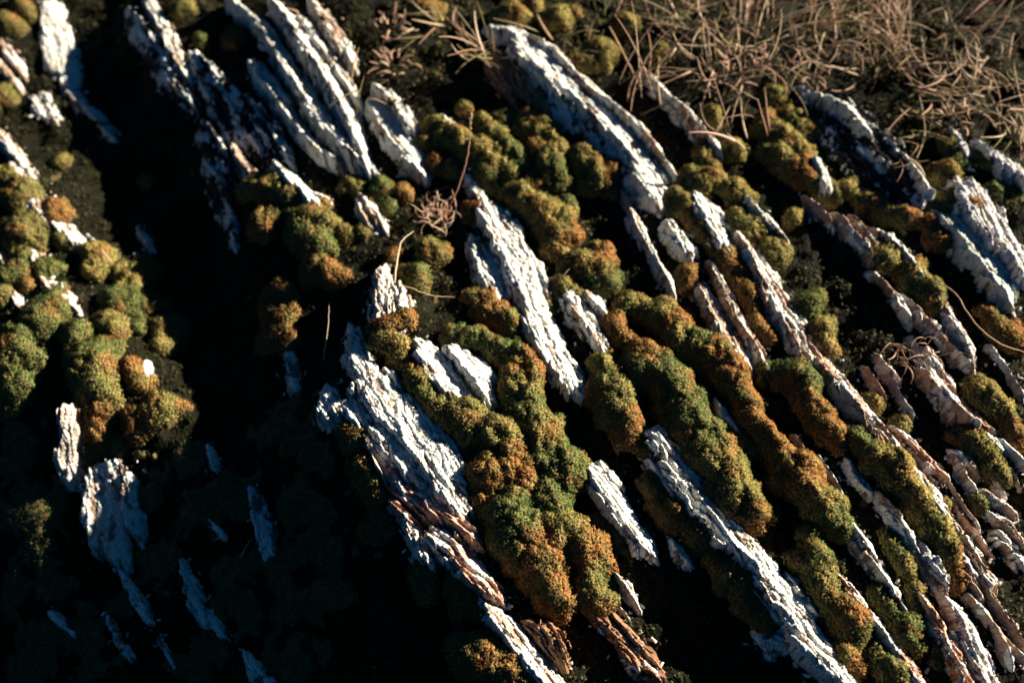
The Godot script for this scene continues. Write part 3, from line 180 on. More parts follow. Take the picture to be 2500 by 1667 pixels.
	["moss_bank","bronze moss bank of long lobes below the dry grass",1.0,"moss banks among the rocks",[[147.2,-155.3,5.9,2,147.4,-155,5.9,2],[142,-152,2.4,0,142.7,-150.7,2.2,0],[153.9,-160.3,1.9,1,154.6,-159,1.7,1],[141.8,-135.7,7.8,2,152.3,-128.2,7.2,2,161,-119.2,6.6,2],[148.5,-142.2,2.7,1,149.2,-140.9,2.4,1],[157.9,-134.8,2.6,0,158.6,-133.5,2.3,0],[140.7,-121.1,6.1,1,149.4,-113.7,7.1,2,158.7,-103.1,8.1,3,167.7,-97.4,6.3,2,173.9,-90.2,4.7,1],[135.6,-120.4,2,1,136.3,-119.1,1.8,1],[146.5,-123.3,2.3,1,147.2,-122,2.1,1],[142.5,-110.4,2.1,2,143.2,-109.1,1.9,2],[154.9,-119.7,2.7,2,155.6,-118.4,2.4,2],[166.6,-111.2,4.4,3,167.3,-109.9,4,3]]],
	["moss_cushion","yellow moss cushion at the lower end of the thin pale fin",1.0,"small yellow moss cushions",[[105.4,-118.2,5.8,2,105.6,-117.8,5.8,2],[102.4,-114,2,2,103.1,-112.7,1.8,2],[101.6,-111.4,2.3,0,102.3,-110.1,2.1,0]]],
	["moss_cushion","yellow moss cushion under the pale drooping blades",1.0,"small yellow moss cushions",[[122.4,-119,5.8,2,122.6,-118.6,5.8,2],[129.2,-120.7,3,2,129.9,-119.4,2.7,2],[116.7,-116.7,2.5,0,117.4,-115.4,2.2,0]]],
	["moss_cushion","yellow moss cushion at the far side of the thin pale fin",1.0,"small yellow moss cushions",[[111.5,-140.5,5.3,2,111.7,-140.1,5.3,2]]],
	["moss_cushion","yellow moss cushion below the small bright white lump",1.0,"small yellow moss cushions",[[180.4,-95.4,5.7,2,180.5,-95,5.7,2],[185.6,-100.5,2.8,2,186.3,-99.2,2.5,2]]],
	["moss_cushion","yellow moss bit beside the slender white wavy fin",1.0,"small yellow moss cushions",[[150,-77.4,4.9,2,150.2,-77,4.9,2]]],
	["moss_cushion","yellow moss bit above the yellow-green rim",1.0,"small yellow moss cushions",[[109.8,-109.4,4.5,2,110,-109,4.5,2]]],
	["moss_bank","yellow-green moss rim along the black hollow below the thin blade",1.0,"moss banks among the rocks",[[98,-98.2,7.5,2,110,-99.1,6,2,118.9,-93.5,6.2,2,126.9,-88.8,4.4,2],[106.2,-92.3,2.1,2,106.9,-91,1.9,2],[116.1,-87.7,2,2,116.8,-86.4,1.8,2]]],
	["moss_bank","rust-red moss strip running under the broad white plate",1.0,"moss banks among the rocks",[[93.6,-85,6.2,2,97.4,-71.7,5.1,3,105.6,-60.8,5.3,3,112.6,-50,5.8,3,118.3,-37.9,5.7,3,123.8,-24.9,5.7,3],[88.8,-80.5,2.7,2,89.5,-79.2,2.4,2],[108.1,-47.5,1.8,1,108.8,-46.2,1.7,1],[122.8,-14,5.1,3,130,-6.1,4.4,3]]],
	["moss_bank","yellow moss lobes between the slender wavy blade and the longest ridge",1.0,"moss banks among the rocks",[[119.6,-75.6,5.9,2,126.8,-67.2,6.4,2,132.5,-57.5,7.1,2,139.6,-53.3,6,1],[114.4,-74.6,2.6,2,115.1,-73.3,2.4,2],[123.9,-82.8,2.5,0,124.6,-81.5,2.2,0],[122.6,-60.7,2.2,2,123.3,-59.4,2,2],[131.1,-74.4,2.2,2,131.8,-73.1,2,2]]],
	["moss_bank","rust-olive moss fringe hanging over the upper black hollow",1.0,"moss banks among the rocks",[[188.3,-85.5,5.2,2,193.4,-88.3,4.9,3,200.6,-77.7,5.9,1,211.2,-74.3,5.9,3,219.8,-71.8,5.1,3,222.4,-60.5,5.3,3],[207.1,-79.8,2.9,1,207.8,-78.5,2.6,1],[207.3,-68.1,1.9,3,208,-66.8,1.7,3]]],
	["moss_bank","yellow moss lobes along the pale blade with the dry stem",1.0,"moss banks among the rocks",[[189.6,-57.8,4.8,2,195.4,-48.5,7.7,2],[206.2,-39.4,7.7,2,211.2,-28.3,7.1,1,214.8,-22.5,4.2,1],[200.4,-33.4,2.4,2,201.1,-32.1,2.2,2],[212.2,-47.9,3.5,2,212.9,-46.6,3.1,2],[205.8,-20.9,2.2,3,206.5,-19.6,2,3],[217.9,-30.2,3.9,0,218.6,-28.9,3.5,0]]],
	["moss_cushion","green moss pair behind the longest ridge",1.0,"moss banks among the rocks",[[147.9,-22.2,6.9,0,154.7,-28,4.9,0]]],
	["moss_cushion","yellow moss dome pressed against the longest ridge",1.0,"moss banks among the rocks",[[156.2,-7.8,7.5,2,160.2,-0.5,4.6,2],[149.9,-3.4,2.8,2,150.6,-2.1,2.5,2],[161.2,-15.7,3.1,2,161.9,-14.4,2.7,2]]],
	["moss_cushion","olive moss cushion at the foot of the sunlit white crest",1.0,"moss banks among the rocks",[[232.3,-102.3,7.3,2,232.5,-101.9,7.3,2]]],
	["moss_cushion","green moss strip up the side of the lilac-white slab",1.0,"moss banks among the rocks",[[240.5,-125.9,4.5,2,241,-107.9,6,0],[235.7,-105.6,3.2,0,236.4,-104.3,2.9,0]]],
	["moss_bank","orange-olive moss band over the cream slab",1.0,"moss banks among the rocks",[[223.6,-82.6,5.9,2,233.7,-82.4,6.6,2,241.8,-74.6,6.1,3,248.6,-65.5,3.5,3],[227.4,-89.1,2.1,2,228.1,-87.8,1.9,2],[228.8,-82.2,3.6,2,229.5,-80.9,3.2,2],[238.4,-87.8,3.6,2,239.1,-86.5,3.2,2]]],
	["moss_bank","rust moss scattered beyond the long dry stem",1.0,"moss banks among the rocks",[[239.2,-18.2,4.6,3,245,-8.5,6,3,251.1,-0.2,5,3],[252,-12,2.8,3,252.7,-10.7,2.5,3]]],
	["moss_cushion","dark green moss in the notch of the lilac-white slab",1.0,"moss banks among the rocks",[[255.8,-110.2,6,0,255.9,-109.7,6,0],[263.4,-111.8,2.4,0,264.1,-110.5,2.1,0]]],
	["moss_cushion","dark green moss in the lower notch of the lilac-white slab",1.0,"moss banks among the rocks",[[258.2,-85.1,7.1,0,258.4,-84.7,7.1,0],[266.6,-86.8,3.9,0,267.3,-85.5,3.5,0],[265.6,-88.5,2.4,0,266.3,-87.2,2.1,0]]],
	["moss_cushion","rust cushion against the side of the white lichened ridge",1.0,"moss banks among the rocks",[[90.1,-39,6.2,3,90.3,-38.7,6.2,3],[84.3,-38.8,3.1,3,85,-37.5,2.8,3],[94.2,-45.7,2.4,3,94.9,-44.4,2.2,3]]],
	["moss_bank","tall olive-green moss column beside the upright pale flake",1.0,"moss banks among the rocks",[[-216.3,-0.8,12.9,0,-212.7,9.5,11.8,1,-211.1,17.8,10.5,1],[-211,27.6,9.5,3,-213.2,35.7,8.3,3,-216.1,42.4,6.8,3],[-220.2,32.2,3.5,3,-219.5,33.5,3.2,3],[-221,38.5,4.3,0,-220.3,39.8,3.9,0],[-221.4,44.5,3.3,3,-220.7,45.8,2.9,3],[-210.7,39.4,3.1,0,-210,40.7,2.8,0],[-200.1,40,3.7,1,-199.9,40.3,3.7,1]]],
	["moss_cushion","thin rusty moss lobe above the shadow line",1.0,"moss banks among the rocks",[[-196.3,0.4,4.7,3,-190.5,9.9,5.4,3],[-186,6.6,2.4,3,-185.3,7.9,2.1,3]]],
	["moss_bank","rusty moss clump cut by the straight edge of shadow",1.0,"moss banks among the rocks",[[-190.2,31.4,7,3,-180.1,23.6,8.1,1,-172.7,21.8,4.2,3,-168.5,20.3,2.5,3]]],
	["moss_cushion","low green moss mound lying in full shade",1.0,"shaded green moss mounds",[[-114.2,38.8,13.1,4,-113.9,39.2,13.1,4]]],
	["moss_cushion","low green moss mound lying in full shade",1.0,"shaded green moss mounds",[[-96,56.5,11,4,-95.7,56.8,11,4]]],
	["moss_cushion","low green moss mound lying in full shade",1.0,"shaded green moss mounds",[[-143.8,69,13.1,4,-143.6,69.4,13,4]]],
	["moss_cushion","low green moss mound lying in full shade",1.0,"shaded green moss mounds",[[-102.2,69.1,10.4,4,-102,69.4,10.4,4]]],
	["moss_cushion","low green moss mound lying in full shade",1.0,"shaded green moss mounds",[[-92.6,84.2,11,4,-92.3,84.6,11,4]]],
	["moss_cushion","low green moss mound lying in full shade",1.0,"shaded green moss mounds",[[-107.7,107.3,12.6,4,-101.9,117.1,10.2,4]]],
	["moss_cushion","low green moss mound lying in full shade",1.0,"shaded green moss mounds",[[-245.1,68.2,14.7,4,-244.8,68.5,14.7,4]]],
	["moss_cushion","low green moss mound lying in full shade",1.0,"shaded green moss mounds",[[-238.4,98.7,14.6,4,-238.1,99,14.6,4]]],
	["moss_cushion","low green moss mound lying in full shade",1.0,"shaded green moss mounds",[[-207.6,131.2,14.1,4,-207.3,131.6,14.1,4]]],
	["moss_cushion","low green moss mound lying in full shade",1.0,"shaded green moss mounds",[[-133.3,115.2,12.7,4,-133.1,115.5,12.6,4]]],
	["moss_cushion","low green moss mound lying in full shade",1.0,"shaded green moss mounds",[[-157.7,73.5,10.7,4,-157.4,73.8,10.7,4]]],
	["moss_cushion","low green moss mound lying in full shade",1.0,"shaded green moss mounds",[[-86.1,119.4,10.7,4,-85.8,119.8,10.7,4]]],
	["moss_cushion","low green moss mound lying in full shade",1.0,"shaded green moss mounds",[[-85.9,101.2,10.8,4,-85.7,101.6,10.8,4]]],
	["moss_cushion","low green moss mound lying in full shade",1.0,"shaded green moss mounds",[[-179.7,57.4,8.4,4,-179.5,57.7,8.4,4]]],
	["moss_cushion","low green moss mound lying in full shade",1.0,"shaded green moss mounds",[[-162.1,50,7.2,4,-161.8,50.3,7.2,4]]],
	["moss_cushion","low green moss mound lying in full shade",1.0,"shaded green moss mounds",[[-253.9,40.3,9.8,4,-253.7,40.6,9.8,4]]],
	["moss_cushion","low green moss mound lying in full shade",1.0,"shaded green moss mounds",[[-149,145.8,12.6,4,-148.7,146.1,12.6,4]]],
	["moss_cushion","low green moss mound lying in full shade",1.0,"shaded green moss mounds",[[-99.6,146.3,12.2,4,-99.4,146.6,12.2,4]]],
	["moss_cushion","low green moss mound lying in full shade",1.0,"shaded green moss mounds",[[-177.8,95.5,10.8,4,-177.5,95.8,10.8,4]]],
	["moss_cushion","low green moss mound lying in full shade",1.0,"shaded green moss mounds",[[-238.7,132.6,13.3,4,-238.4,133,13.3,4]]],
	["moss_cushion","olive moss cushion under the forked top of the massive white rock",1.6,"moss banks among the rocks",[[-74.1,54.7,6.8,1,-73.9,55,6.8,1]]],
	["moss_bank","golden-brown moss lobes down the side of the smooth buff blade",1.3,"moss banks among the rocks",[[-68.9,64.9,6.3,3,-64.6,73.7,6.5,1,-60.8,81.6,5.5,3],[-73.5,67.1,2.8,3,-72.8,68.4,2.5,3],[-69.8,76.8,2,1,-69.1,78.1,1.8,1],[-60.5,70.6,3.2,1,-59.8,71.9,2.9,1],[-66.5,80.6,2.4,3,-65.8,81.9,2.2,3]]],
	["moss_cushion","dim green moss cushion beneath golden-brown lobes",1.0,"moss banks among the rocks",[[-61.3,92.6,7.2,0,-61,92.9,7.2,0],[-56.8,87.8,3.6,0,-56.1,89.1,3.3,0]]],
	["moss_cushion","olive moss clump hanging under the narrow buff blade",1.0,"moss banks among the rocks",[[-38,117.4,6.2,1,-36.9,124.2,4.9,1]]],
	["moss_bank","rusty sparse moss beside the long white crusted blade",1.0,"moss banks among the rocks",[[-25.3,121.3,6.1,3,-20.3,128,5.9,3,-12.7,133,4,3],[-23.7,132.8,3.1,3,-23,134.1,2.8,3]]],
	["moss_bank","brown-olive moss mound at the bottom of the slope",1.0,"moss banks among the rocks",[[-21,147.9,6,1,-12.4,153.7,9.1,3,-2.2,157.2,9,1,6.1,161.2,7,1],[-20.8,153.2,4.6,3,-20.1,154.5,4.1,3],[-6.1,150.2,3,3,-5.4,151.5,2.7,3],[-6.1,164.2,2.9,1,-5.4,165.5,2.6,1],[1.4,149.5,3.8,1,2.1,150.8,3.4,1],[2.1,164.8,3.5,1,2.8,166.1,3.2,1],[10.3,156.4,2.1,3,11,157.7,1.9,3]]],
	["moss_bank","largest moss bank with rusty crests filling the centre between white rocks",1.5,"moss banks among the rocks",[[-54,11.9,5.4,2,-47.2,21.5,6.2,3,-42.1,31.5,7.1,0,-35.2,38.8,7.1,2,-24.7,46.2,9.3,1,-14.4,53,10.3,1,-3.4,57.4,10.1,1,2.6,65.3,8.4,3],[-57.6,14.7,2.9,2,-56.9,16,2.6,2],[-51.4,5.9,2.9,2,-50.7,7.2,2.6,2],[-53.3,21.9,3.3,3,-52.6,23.2,3,3],[-42.6,14.9,1.9,3,-41.9,16.2,1.7,3],[-50.1,32.8,2.5,0,-49.4,34.1,2.3,0],[-38.4,24.7,3.2,0,-37.7,26,2.9,0],[-41,41.2,3.3,2,-40.3,42.5,3,2],[-31.4,29.9,2.3,1,-30.7,31.2,2.1,1],[-28.1,52.6,3.6,1,-27.4,53.9,3.3,1],[-19,37.8,3.6,1,-18.3,39.1,3.2,1],[2,47.4,3.5,3,2.7,48.7,3.1,3],[-3.5,67.4,3,3,-2.8,68.7,2.7,3],[6.8,55.4,3.6,0,7.5,56.7,3.3,0],[-8.3,69.7,9.9,1,-13.2,78.2,8.3,3,-6.3,74.9,7.7,3],[-1.5,62.6,3.2,3,-0.8,63.9,2.9,3],[-9.5,79.6,4.2,3,-8.8,80.9,3.7,3],[-2.5,67.4,4,3,-1.8,68.7,3.6,3],[7.5,75.7,7.1,3,7.7,76,7.1,3],[1.1,78.1,3.1,3,1.8,79.4,2.8,3],[14,72.1,2.6,3,14.7,73.4,2.3,3],[0.6,89.1,10.5,0,1.5,99.1,11.2,0,11.1,108.8,12.5,3,18.7,117.4,10.7,3,18.7,125.3,8.5,3,20.6,132.1,4.6,3],[-8.4,89.2,4.9,0,-7.7,90.5,4.4,0],[7.1,119.5,5,3,7.8,120.8,4.5,3],[25.9,108.8,3.4,3,26.6,110.1,3,3],[24.6,129,2.4,1,25.3,130.3,2.2,1],[21,97.8,9.6,1,30.6,105.4,10.6,3,37.4,111.3,8.4,3],[33.3,119.8,8.1,1,39.9,126.7,6.6,1],[41.5,118.1,3.3,1,42.2,119.4,3,1],[36.5,131.9,2.8,1,37.2,133.2,2.5,1],[44.3,119.3,2.9,1,45,120.6,2.6,1]]],
	["moss_bank","green and rust moss strip winding down behind the largest moss bank",1.2,"moss banks among the rocks",[[-28.2,-0.5,5.4,0,-18.6,1.6,6.2,0,-9,4.8,6.4,0,-0.4,9.6,7.1,0,7,15.8,8.2,3,4.8,29.8,9.5,1,5.7,40.6,10,0,11.8,49.9,9.3,1,16.7,60.4,10.1,0,25.7,67.2,9.9,0],[-32.8,2,1.9,0,-32.1,3.3,1.7,0],[-24.9,-7.2,1.9,0,-24.2,-5.9,1.7,0],[-12.6,11.2,2.2,0,-11.9,12.5,2,0],[2.8,1.1,3.1,0,3.5,2.4,2.8,0],[1.9,23.5,3.5,3,2.6,24.8,3.1,3],[3.4,52.6,2.9,3,4.1,53.9,2.6,3],[21.6,44.8,4.2,1,22.3,46.1,3.8,1],[12.6,67.4,5.5,0,13.3,68.7,4.9,0],[19.6,74.6,8.9,0,18.4,85,8.6,0,22.3,90.2,5.5,2]]],
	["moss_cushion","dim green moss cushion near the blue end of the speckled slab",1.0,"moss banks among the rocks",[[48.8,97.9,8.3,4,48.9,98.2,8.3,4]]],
	["moss_bank","green moss shoulder with a golden top beside a black gully",1.2,"moss banks among the rocks",[[44.2,13.9,6.6,2,48,20.7,8.4,0,46.5,29.8,9.3,1,50.2,38.6,9.9,1,56.5,48.1,7.8,3,63,55,5.2,3],[48.3,6.7,3.6,3,49,8,3.2,3],[58.2,31.7,3.5,1,58.9,33,3.1,1]]],
	["moss_bank","long green moss bank along the upper side of the long speckled ridge",1.25,"moss banks among the rocks",[[57.6,17.4,9.2,0,65.4,11.4,9.5,3,74.1,20.3,10.6,0,79.1,31.8,9.7,0,83.2,38.6,9.7,0,87.2,51.2,10.5,0,94.2,64.4,10.3,1,99.3,76.5,10.9,1,103.1,85.4,8.8,1,108.7,91,6.3,3,110.7,96.4,3.2,3],[51.7,25.4,4,3,52.4,26.7,3.6,3],[83.2,6.9,4.6,1,83.9,8.2,4.2,1],[73.6,38.5,4.4,0,74.3,39.8,4,0],[91.1,27.6,4.7,0,91.8,28.9,4.3,0],[75.9,45.4,5,0,76.6,46.7,4.5,0],[82,58.8,3.8,0,82.7,60.1,3.4,0],[99.1,48.1,4.2,0,99.8,49.4,3.8,0],[88,67,3.4,1,88.7,68.3,3,1],[101.7,52.1,4.8,1,102.4,53.4,4.3,1],[116.4,89.1,3.3,3,117.1,90.4,3,3]]],
	["moss_bank","golden round moss head at the start of the rusty moss snake",1.0,"moss banks among the rocks",[[57.1,-23.9,5.6,1,57.3,-23.5,5.6,1],[61.5,-27.9,1.9,1,62.2,-26.6,1.7,1],[60.9,-28.1,1.8,1,61.6,-26.8,1.6,1],[67.8,-19.4,7.6,2,74,-16.3,9,2,81.3,-10.1,8.7,3],[67.4,-14.5,3.1,2,68.1,-13.2,2.8,2],[82.5,-19,3.4,2,83.2,-17.7,3.1,2],[74.4,-9.3,3.2,3,75.1,-8,2.9,3],[88.3,-18.2,3.7,3,89,-16.9,3.4,3]]],
	["moss_bank","rust-brown moss on the lower side of the long speckled ridge",1.0,"moss banks among the rocks",[[66,73.1,5.6,3,70.3,83.7,6.6,3,77.6,92.1,6.8,3,84.9,98.3,6.7,3],[64.2,83.8,2.5,3,64.9,85.1,2.3,3],[77.3,82.7,2.2,3,78,84,1.9,3],[80.2,102.7,2.1,1,80.9,104,1.9,1],[90.7,95.8,2.1,3,91.4,97.1,1.9,3],[91,109.9,5.2,3,97,116,6.2,1],[93.4,120.7,3.1,1,94.1,122,2.8,1],[101.5,113,2.3,1,102.2,114.3,2.1,1]]],
	["moss_bank","brown moss in shade at the foot of the lilac-white blade",1.0,"moss banks among the rocks",[[102.1,122.8,6.6,1,106.2,130.3,6.1,3,110.4,136.7,4.8,3],[113.5,129,2.4,1,114.2,130.3,2.2,1]]],
	["moss_cushion","rust moss lump stuck to the stubby wedge",1.0,"moss banks among the rocks",[[50.9,-10.8,6.3,3,54.8,-3.1,6.5,3],[45.1,-8.8,2.1,3,45.8,-7.5,1.9,3],[55.1,-16.6,2.9,3,55.8,-15.3,2.6,3],[48.4,-3,3.3,3,49.1,-1.7,2.9,3]]],
	["moss_bank","long snaking rust-orange moss ridge ending in a green tip",1.25,"moss banks among the rocks",[[83.5,-1.9,8.4,2,91.6,4.3,8.8,0,100.9,7.8,9.5,3,106.6,16.9,8.5,3,112,28.3,7,3,111.7,39.1,6.9,3,116.4,47.5,6.4,3,123.3,57.4,7,3,130.3,66.9,9,3,135.9,76.6,8.9,3,140.8,85.8,7.9,1,145.9,93.6,6.3,0,148.6,98.4,3.3,0],[78.8,5.1,4.1,2,79.5,6.4,3.7,2],[98.6,-2.5,3.3,0,99.3,-1.2,2.9,0],[106.8,31,2.1,3,107.5,32.3,1.9,3],[123.6,74.6,4.4,3,124.3,75.9,3.9,3],[135.2,87.1,4,3,135.9,88.4,3.6,3],[151.3,82.8,2.8,1,152,84.1,2.5,1]]],
	["moss_cushion","rusty moss at the point of the dagger-shaped blade",1.0,"moss banks among the rocks",[[106.5,50,5.2,3,113.1,56.5,4.3,3],[102,50.7,2.5,1,102.7,52,2.3,1]]],
	["moss_bank","tapering green-to-rust moss tongue above a black gully",1.1,"moss banks among the rocks",[[127.5,13.3,5.2,0,137,13,7.9,0,142.7,21.8,8.3,0,146.4,34.2,7,3,151.7,46.1,6.2,3,155,55.7,3.6,3],[122.9,18.3,2.3,0,123.6,19.6,2.1,0],[130.7,20.1,2.9,0,131.4,21.4,2.6,0],[147.7,50.5,2.2,0,148.4,51.8,1.9,0],[158.8,43.9,2.8,3,159.5,45.2,2.5,3]]],
	["moss_bank","long golden moss bank pressed against the longest ridge",1.2,"moss banks among the rocks",[[165.2,51.4,6.2,0,172.7,60.2,7.9,2,178.5,68.6,7.9,2,184.2,78,7.8,2,189.6,87.3,7.7,2,192.6,97.5,7.2,2,194.4,107.8,6.3,1,195.9,117.9,4.7,3,196.2,123.5,2.5,3],[166.4,65.3,3.7,2,167.1,66.6,3.3,2],[184,57.2,2.4,2,184.7,58.5,2.2,2],[199.1,82.1,3,2,199.8,83.4,2.7,2],[186.5,102.1,3.6,0,187.2,103.4,3.3,0]]],
	["moss_cushion","small golden moss dome on the far side of the longest ridge",1.0,"moss banks among the rocks",[[175,31.2,4.9,2,175.2,31.6,4.9,2]]],
	["moss_bank","yellow moss band beside the pinkish knobbly ridge",1.0,"moss banks among the rocks",[[225.3,21.9,4.9,2,229.3,31.6,6.5,2,234.2,37.8,5.5,2,236.5,46.2,3.9,3,239.7,53.4,4.3,3],[229.9,38.6,2,1,230.6,39.9,1.8,1],[238.2,34.6,3,2,238.9,35.9,2.7,2]]],
	["moss_bank","olive moss band under the pinkish knobbly ridge",1.0,"moss banks among the rocks",[[216.6,48.3,5.5,1,221.9,56.3,6.6,1,226.8,64.6,5.4,1,229,70.7,4.3,2],[210.4,49.1,3,1,211.1,50.4,2.7,1],[221.4,47.2,2,1,222.1,48.5,1.8,1],[221.2,65.8,2.1,3,221.9,67.1,1.9,3],[232.2,63.1,2.5,1,232.9,64.4,2.3,1]]],
	["moss_cushion","green moss speckles under the green tip of the moss snake",1.0,"moss banks among the rocks",[[134.7,98.4,4.8,0,135,104.2,3.7,0],[138.7,93.9,2.4,0,139.4,95.2,2.2,0]]],
	["moss_bank","green and brown moss lobes next to the thin knobbly blade",1.0,"moss banks among the rocks",[[125.4,110.3,4.1,1,135,110.9,7.5,0,136.3,118.7,7.4,1,140.8,123.2,5.1,1],[128.6,112.3,3.6,0,129.3,113.6,3.2,0],[135,123.8,2.4,1,135.7,125.1,2.1,1],[144.6,118.6,1.7,1,145.3,119.9,1.5,1],[140,132.1,7.3,1,145.5,137.9,8.3,3,145.6,145.1,6.4,1],[133.2,133.4,2.4,1,133.9,134.7,2.2,1],[148.3,131.3,3.1,1,149,132.6,2.8,1],[139,141.7,3.8,3,139.7,143,3.4,3],[149.6,140.4,3.4,1,150.3,141.7,3.1,1],[142,151.4,5.9,1,145.1,156.6,4.9,3],[138.1,154.8,2.6,1,138.8,156.1,2.3,1]]],
	["moss_cushion","slim olive moss strip between two blue-flanked blades",1.0,"moss banks among the rocks",[[170.2,98.2,3.3,1,174.4,105.7,5,0,175.4,114.8,4.3,1],[169.7,107.3,1.8,0,170.4,108.6,1.6,0],[178.5,103.4,1.8,0,179.2,104.7,1.6,0],[178.1,124.8,4.2,1,177.8,131.5,3.6,1]]],
	["moss_cushion","green moss cushion beside the knob of the blue-flanked blade",1.0,"moss banks among the rocks",[[161.1,127,5,0,164.8,133.6,4.2,0],[165.4,122,1.9,0,166.1,123.3,1.7,0]]],
	["moss_cushion","round green moss cushion beside the orange stained blade",1.0,"moss banks among the rocks",[[170.2,142.4,7.2,0,173.4,147.6,4.9,0]]],
	["moss_cushion","olive moss cushion under the round green one",1.0,"moss banks among the rocks",[[155.9,152.2,5.1,1,160.3,157.7,6.1,1,163.4,163.7,4,1],[150.7,153,2.6,1,151.4,154.3,2.3,1]]],
	["moss_cushion","narrow rusty moss cushion at the foot of the orange stained blade",1.0,"moss banks among the rocks",[[182.9,148.4,3.9,3,181.7,154.7,3.5,3]]],
	["moss_cushion","dim olive cushion near the blade with a blue foot",1.0,"moss banks among the rocks",[[215.6,83,4.7,1,215.7,83.4,4.7,1]]],
	["moss_cushion","small olive cushion behind the longest ridge beside a bumpy blade",1.0,"moss banks among the rocks",[[186.6,41.9,4.6,1,186.8,42.3,4.6,1]]],
]
# x, z, above, name, label, group, blades, length, width, kind, lean
const TUFTS := [
	[-39.8,-79.5,4,"grass_tuft","curled dead grass tuft with a seed stalk above the spear-shaped blade","dry grass tufts",46,17,0.75,0,0],
	[-84.1,-148.7,14,"grass_tuft","small tan and green grass tuft beside the thick white block","dry grass tufts",14,26,0.9,1,0],
	[-16.3,-180.9,8,"grass_tuft","dense fan of tan and green blades over the brown bare rock","dry grass tufts",46,34,1.1,1,200],
	[-44.6,-204.3,6,"grass_tuft","green grass blades lying sideways next to the fan of tan blades","dry grass tufts",22,26,1.0,6,180],
	[17,-195.7,6,"grass_tuft","pair of upright tan grass blades behind the largest white ridge","dry grass tufts",6,34,1.3,1,90],
	[69.7,-149.7,8,"grass_tuft","long splayed tan blades rising from one root above the thin pale blade","dry grass tufts",18,46,1.1,3,60],
	[79.1,-166.6,6,"grass_tuft","short brownish grass tuft behind the splayed tan blades","dry grass tufts",26,26,1.0,1,0],
	[131.3,-119.8,16,"grass_tuft","pale flat curved grass blades drooping over the bronze moss","dry grass tufts",12,26,1.6,3,170],
	[125.6,-144.2,10,"grass_tuft","orange and tan blades lying over the bronze moss","dry grass tufts",26,26,1.1,4,200],
	[-70.1,-205.4,4,"leaf_litter_clump","curled pinkish dead leaves piled above the small grass tuft","clumps of dead leaves",34,9,1.9,2,0],
	[-67.2,-175.4,6,"leaf_litter_clump","crisp pinkish-brown dead leaf sprig over the thick white block","clumps of dead leaves",44,9,1.9,2,0],
	[110.6,-196.8,6,"grass_tuft","tangled pinkish dry grass above the thin pale blade","dry grass tufts",70,24,1.0,4,0],
	[122.6,-169.4,8,"grass_tuft","thick mat of short curled dry grass with orange bits","dry grass tufts",80,20,1.1,4,0],
	[145.1,-195.7,8,"grass_tuft","dark-rooted dry grass clump with straight straws","dry grass tufts",40,34,1.0,3,40],
	[161,-174.2,8,"grass_tuft","wiry tangle of dry grass above the dark steep face","dry grass tufts",60,24,1.0,4,0],
	[182.4,-204.1,8,"grass_tuft","long tan grass clump with crossing straws","dry grass tufts",46,40,1.1,3,20],
	[195.8,-187,8,"grass_tuft","pinkish curled grass mat behind the sunlit crest","dry grass tufts",80,24,1.0,4,0],
	[216.4,-174.5,8,"grass_tuft","tan grass tuft with upright stiff blades behind the crest","dry grass tufts",46,32,1.2,1,0],
	[217.3,-201.1,8,"grass_tuft","fine pale grass tuft spreading to both sides","dry grass tufts",60,32,0.9,3,90],
	[225.7,-145.2,10,"grass_tuft","green-tan grass blades hanging down beside the crest","dry grass tufts",30,34,1.5,6,300],
	[244.7,-176.4,8,"grass_tuft","dim curled grass mat beside the hanging blades","dry grass tufts",70,26,1.0,4,0],
	[262.5,-196.8,8,"grass_tuft","loose grass tuft with ochre blades near dark ground","dry grass tufts",46,36,1.1,3,0],
	[266,-152.7,10,"grass_tuft","curly grass clump above the lilac-white slab","dry grass tufts",76,26,1.1,4,0],
	[273.7,-131.8,10,"grass_tuft","straw blades drooping over the lilac-white slab","dry grass tufts",40,32,1.2,6,250],
	[94.3,-211,6,"grass_tuft","ochre grass blades at the top of the mossy slope","dry grass tufts",40,30,1.0,1,0],
	[57,-215.5,4,"grass_tuft","sparse green and tan blades above the yellowish moss","dry grass tufts",18,30,1.0,1,30],
	[38.3,-187.7,4,"grass_tuft","short dark grass blades in the yellowish moss","dry grass tufts",16,20,0.9,1,0],
	[216.8,-115.3,14,"grass_tuft","short straw tuft between the crest and the lilac-white slab","dry grass tufts",20,22,1.1,6,280],
	[190.9,7.4,12,"twig_clump","small tangle of pinkish dead twigs in a black hollow","tangles of dead twigs",30,14,0.7,5,0],
	[200.5,9.3,20,"twig_clump","dry curled twigs on top of the pinkish knobbly ridge","tangles of dead twigs",22,15,0.8,5,0],
	[126.7,-169,12,"leaf_litter_clump","pinkish curled dead leaves on the thick mat of dry grass","clumps of dead leaves",30,9,1.9,2,0],
	[166.9,-164.3,12,"leaf_litter_clump","brown curled dead leaves just above the dark steep face","clumps of dead leaves",30,9,1.9,2,0],
	[240.7,-132.1,12,"leaf_litter_clump","dull curled dead leaves beside the lilac-white slab","clumps of dead leaves",30,9,1.9,2,0],
	[-121.2,-213.2,12,"leaf_litter_clump","few curled dead leaves between the bright white ridges","clumps of dead leaves",8,9,1.6,2,0],
]
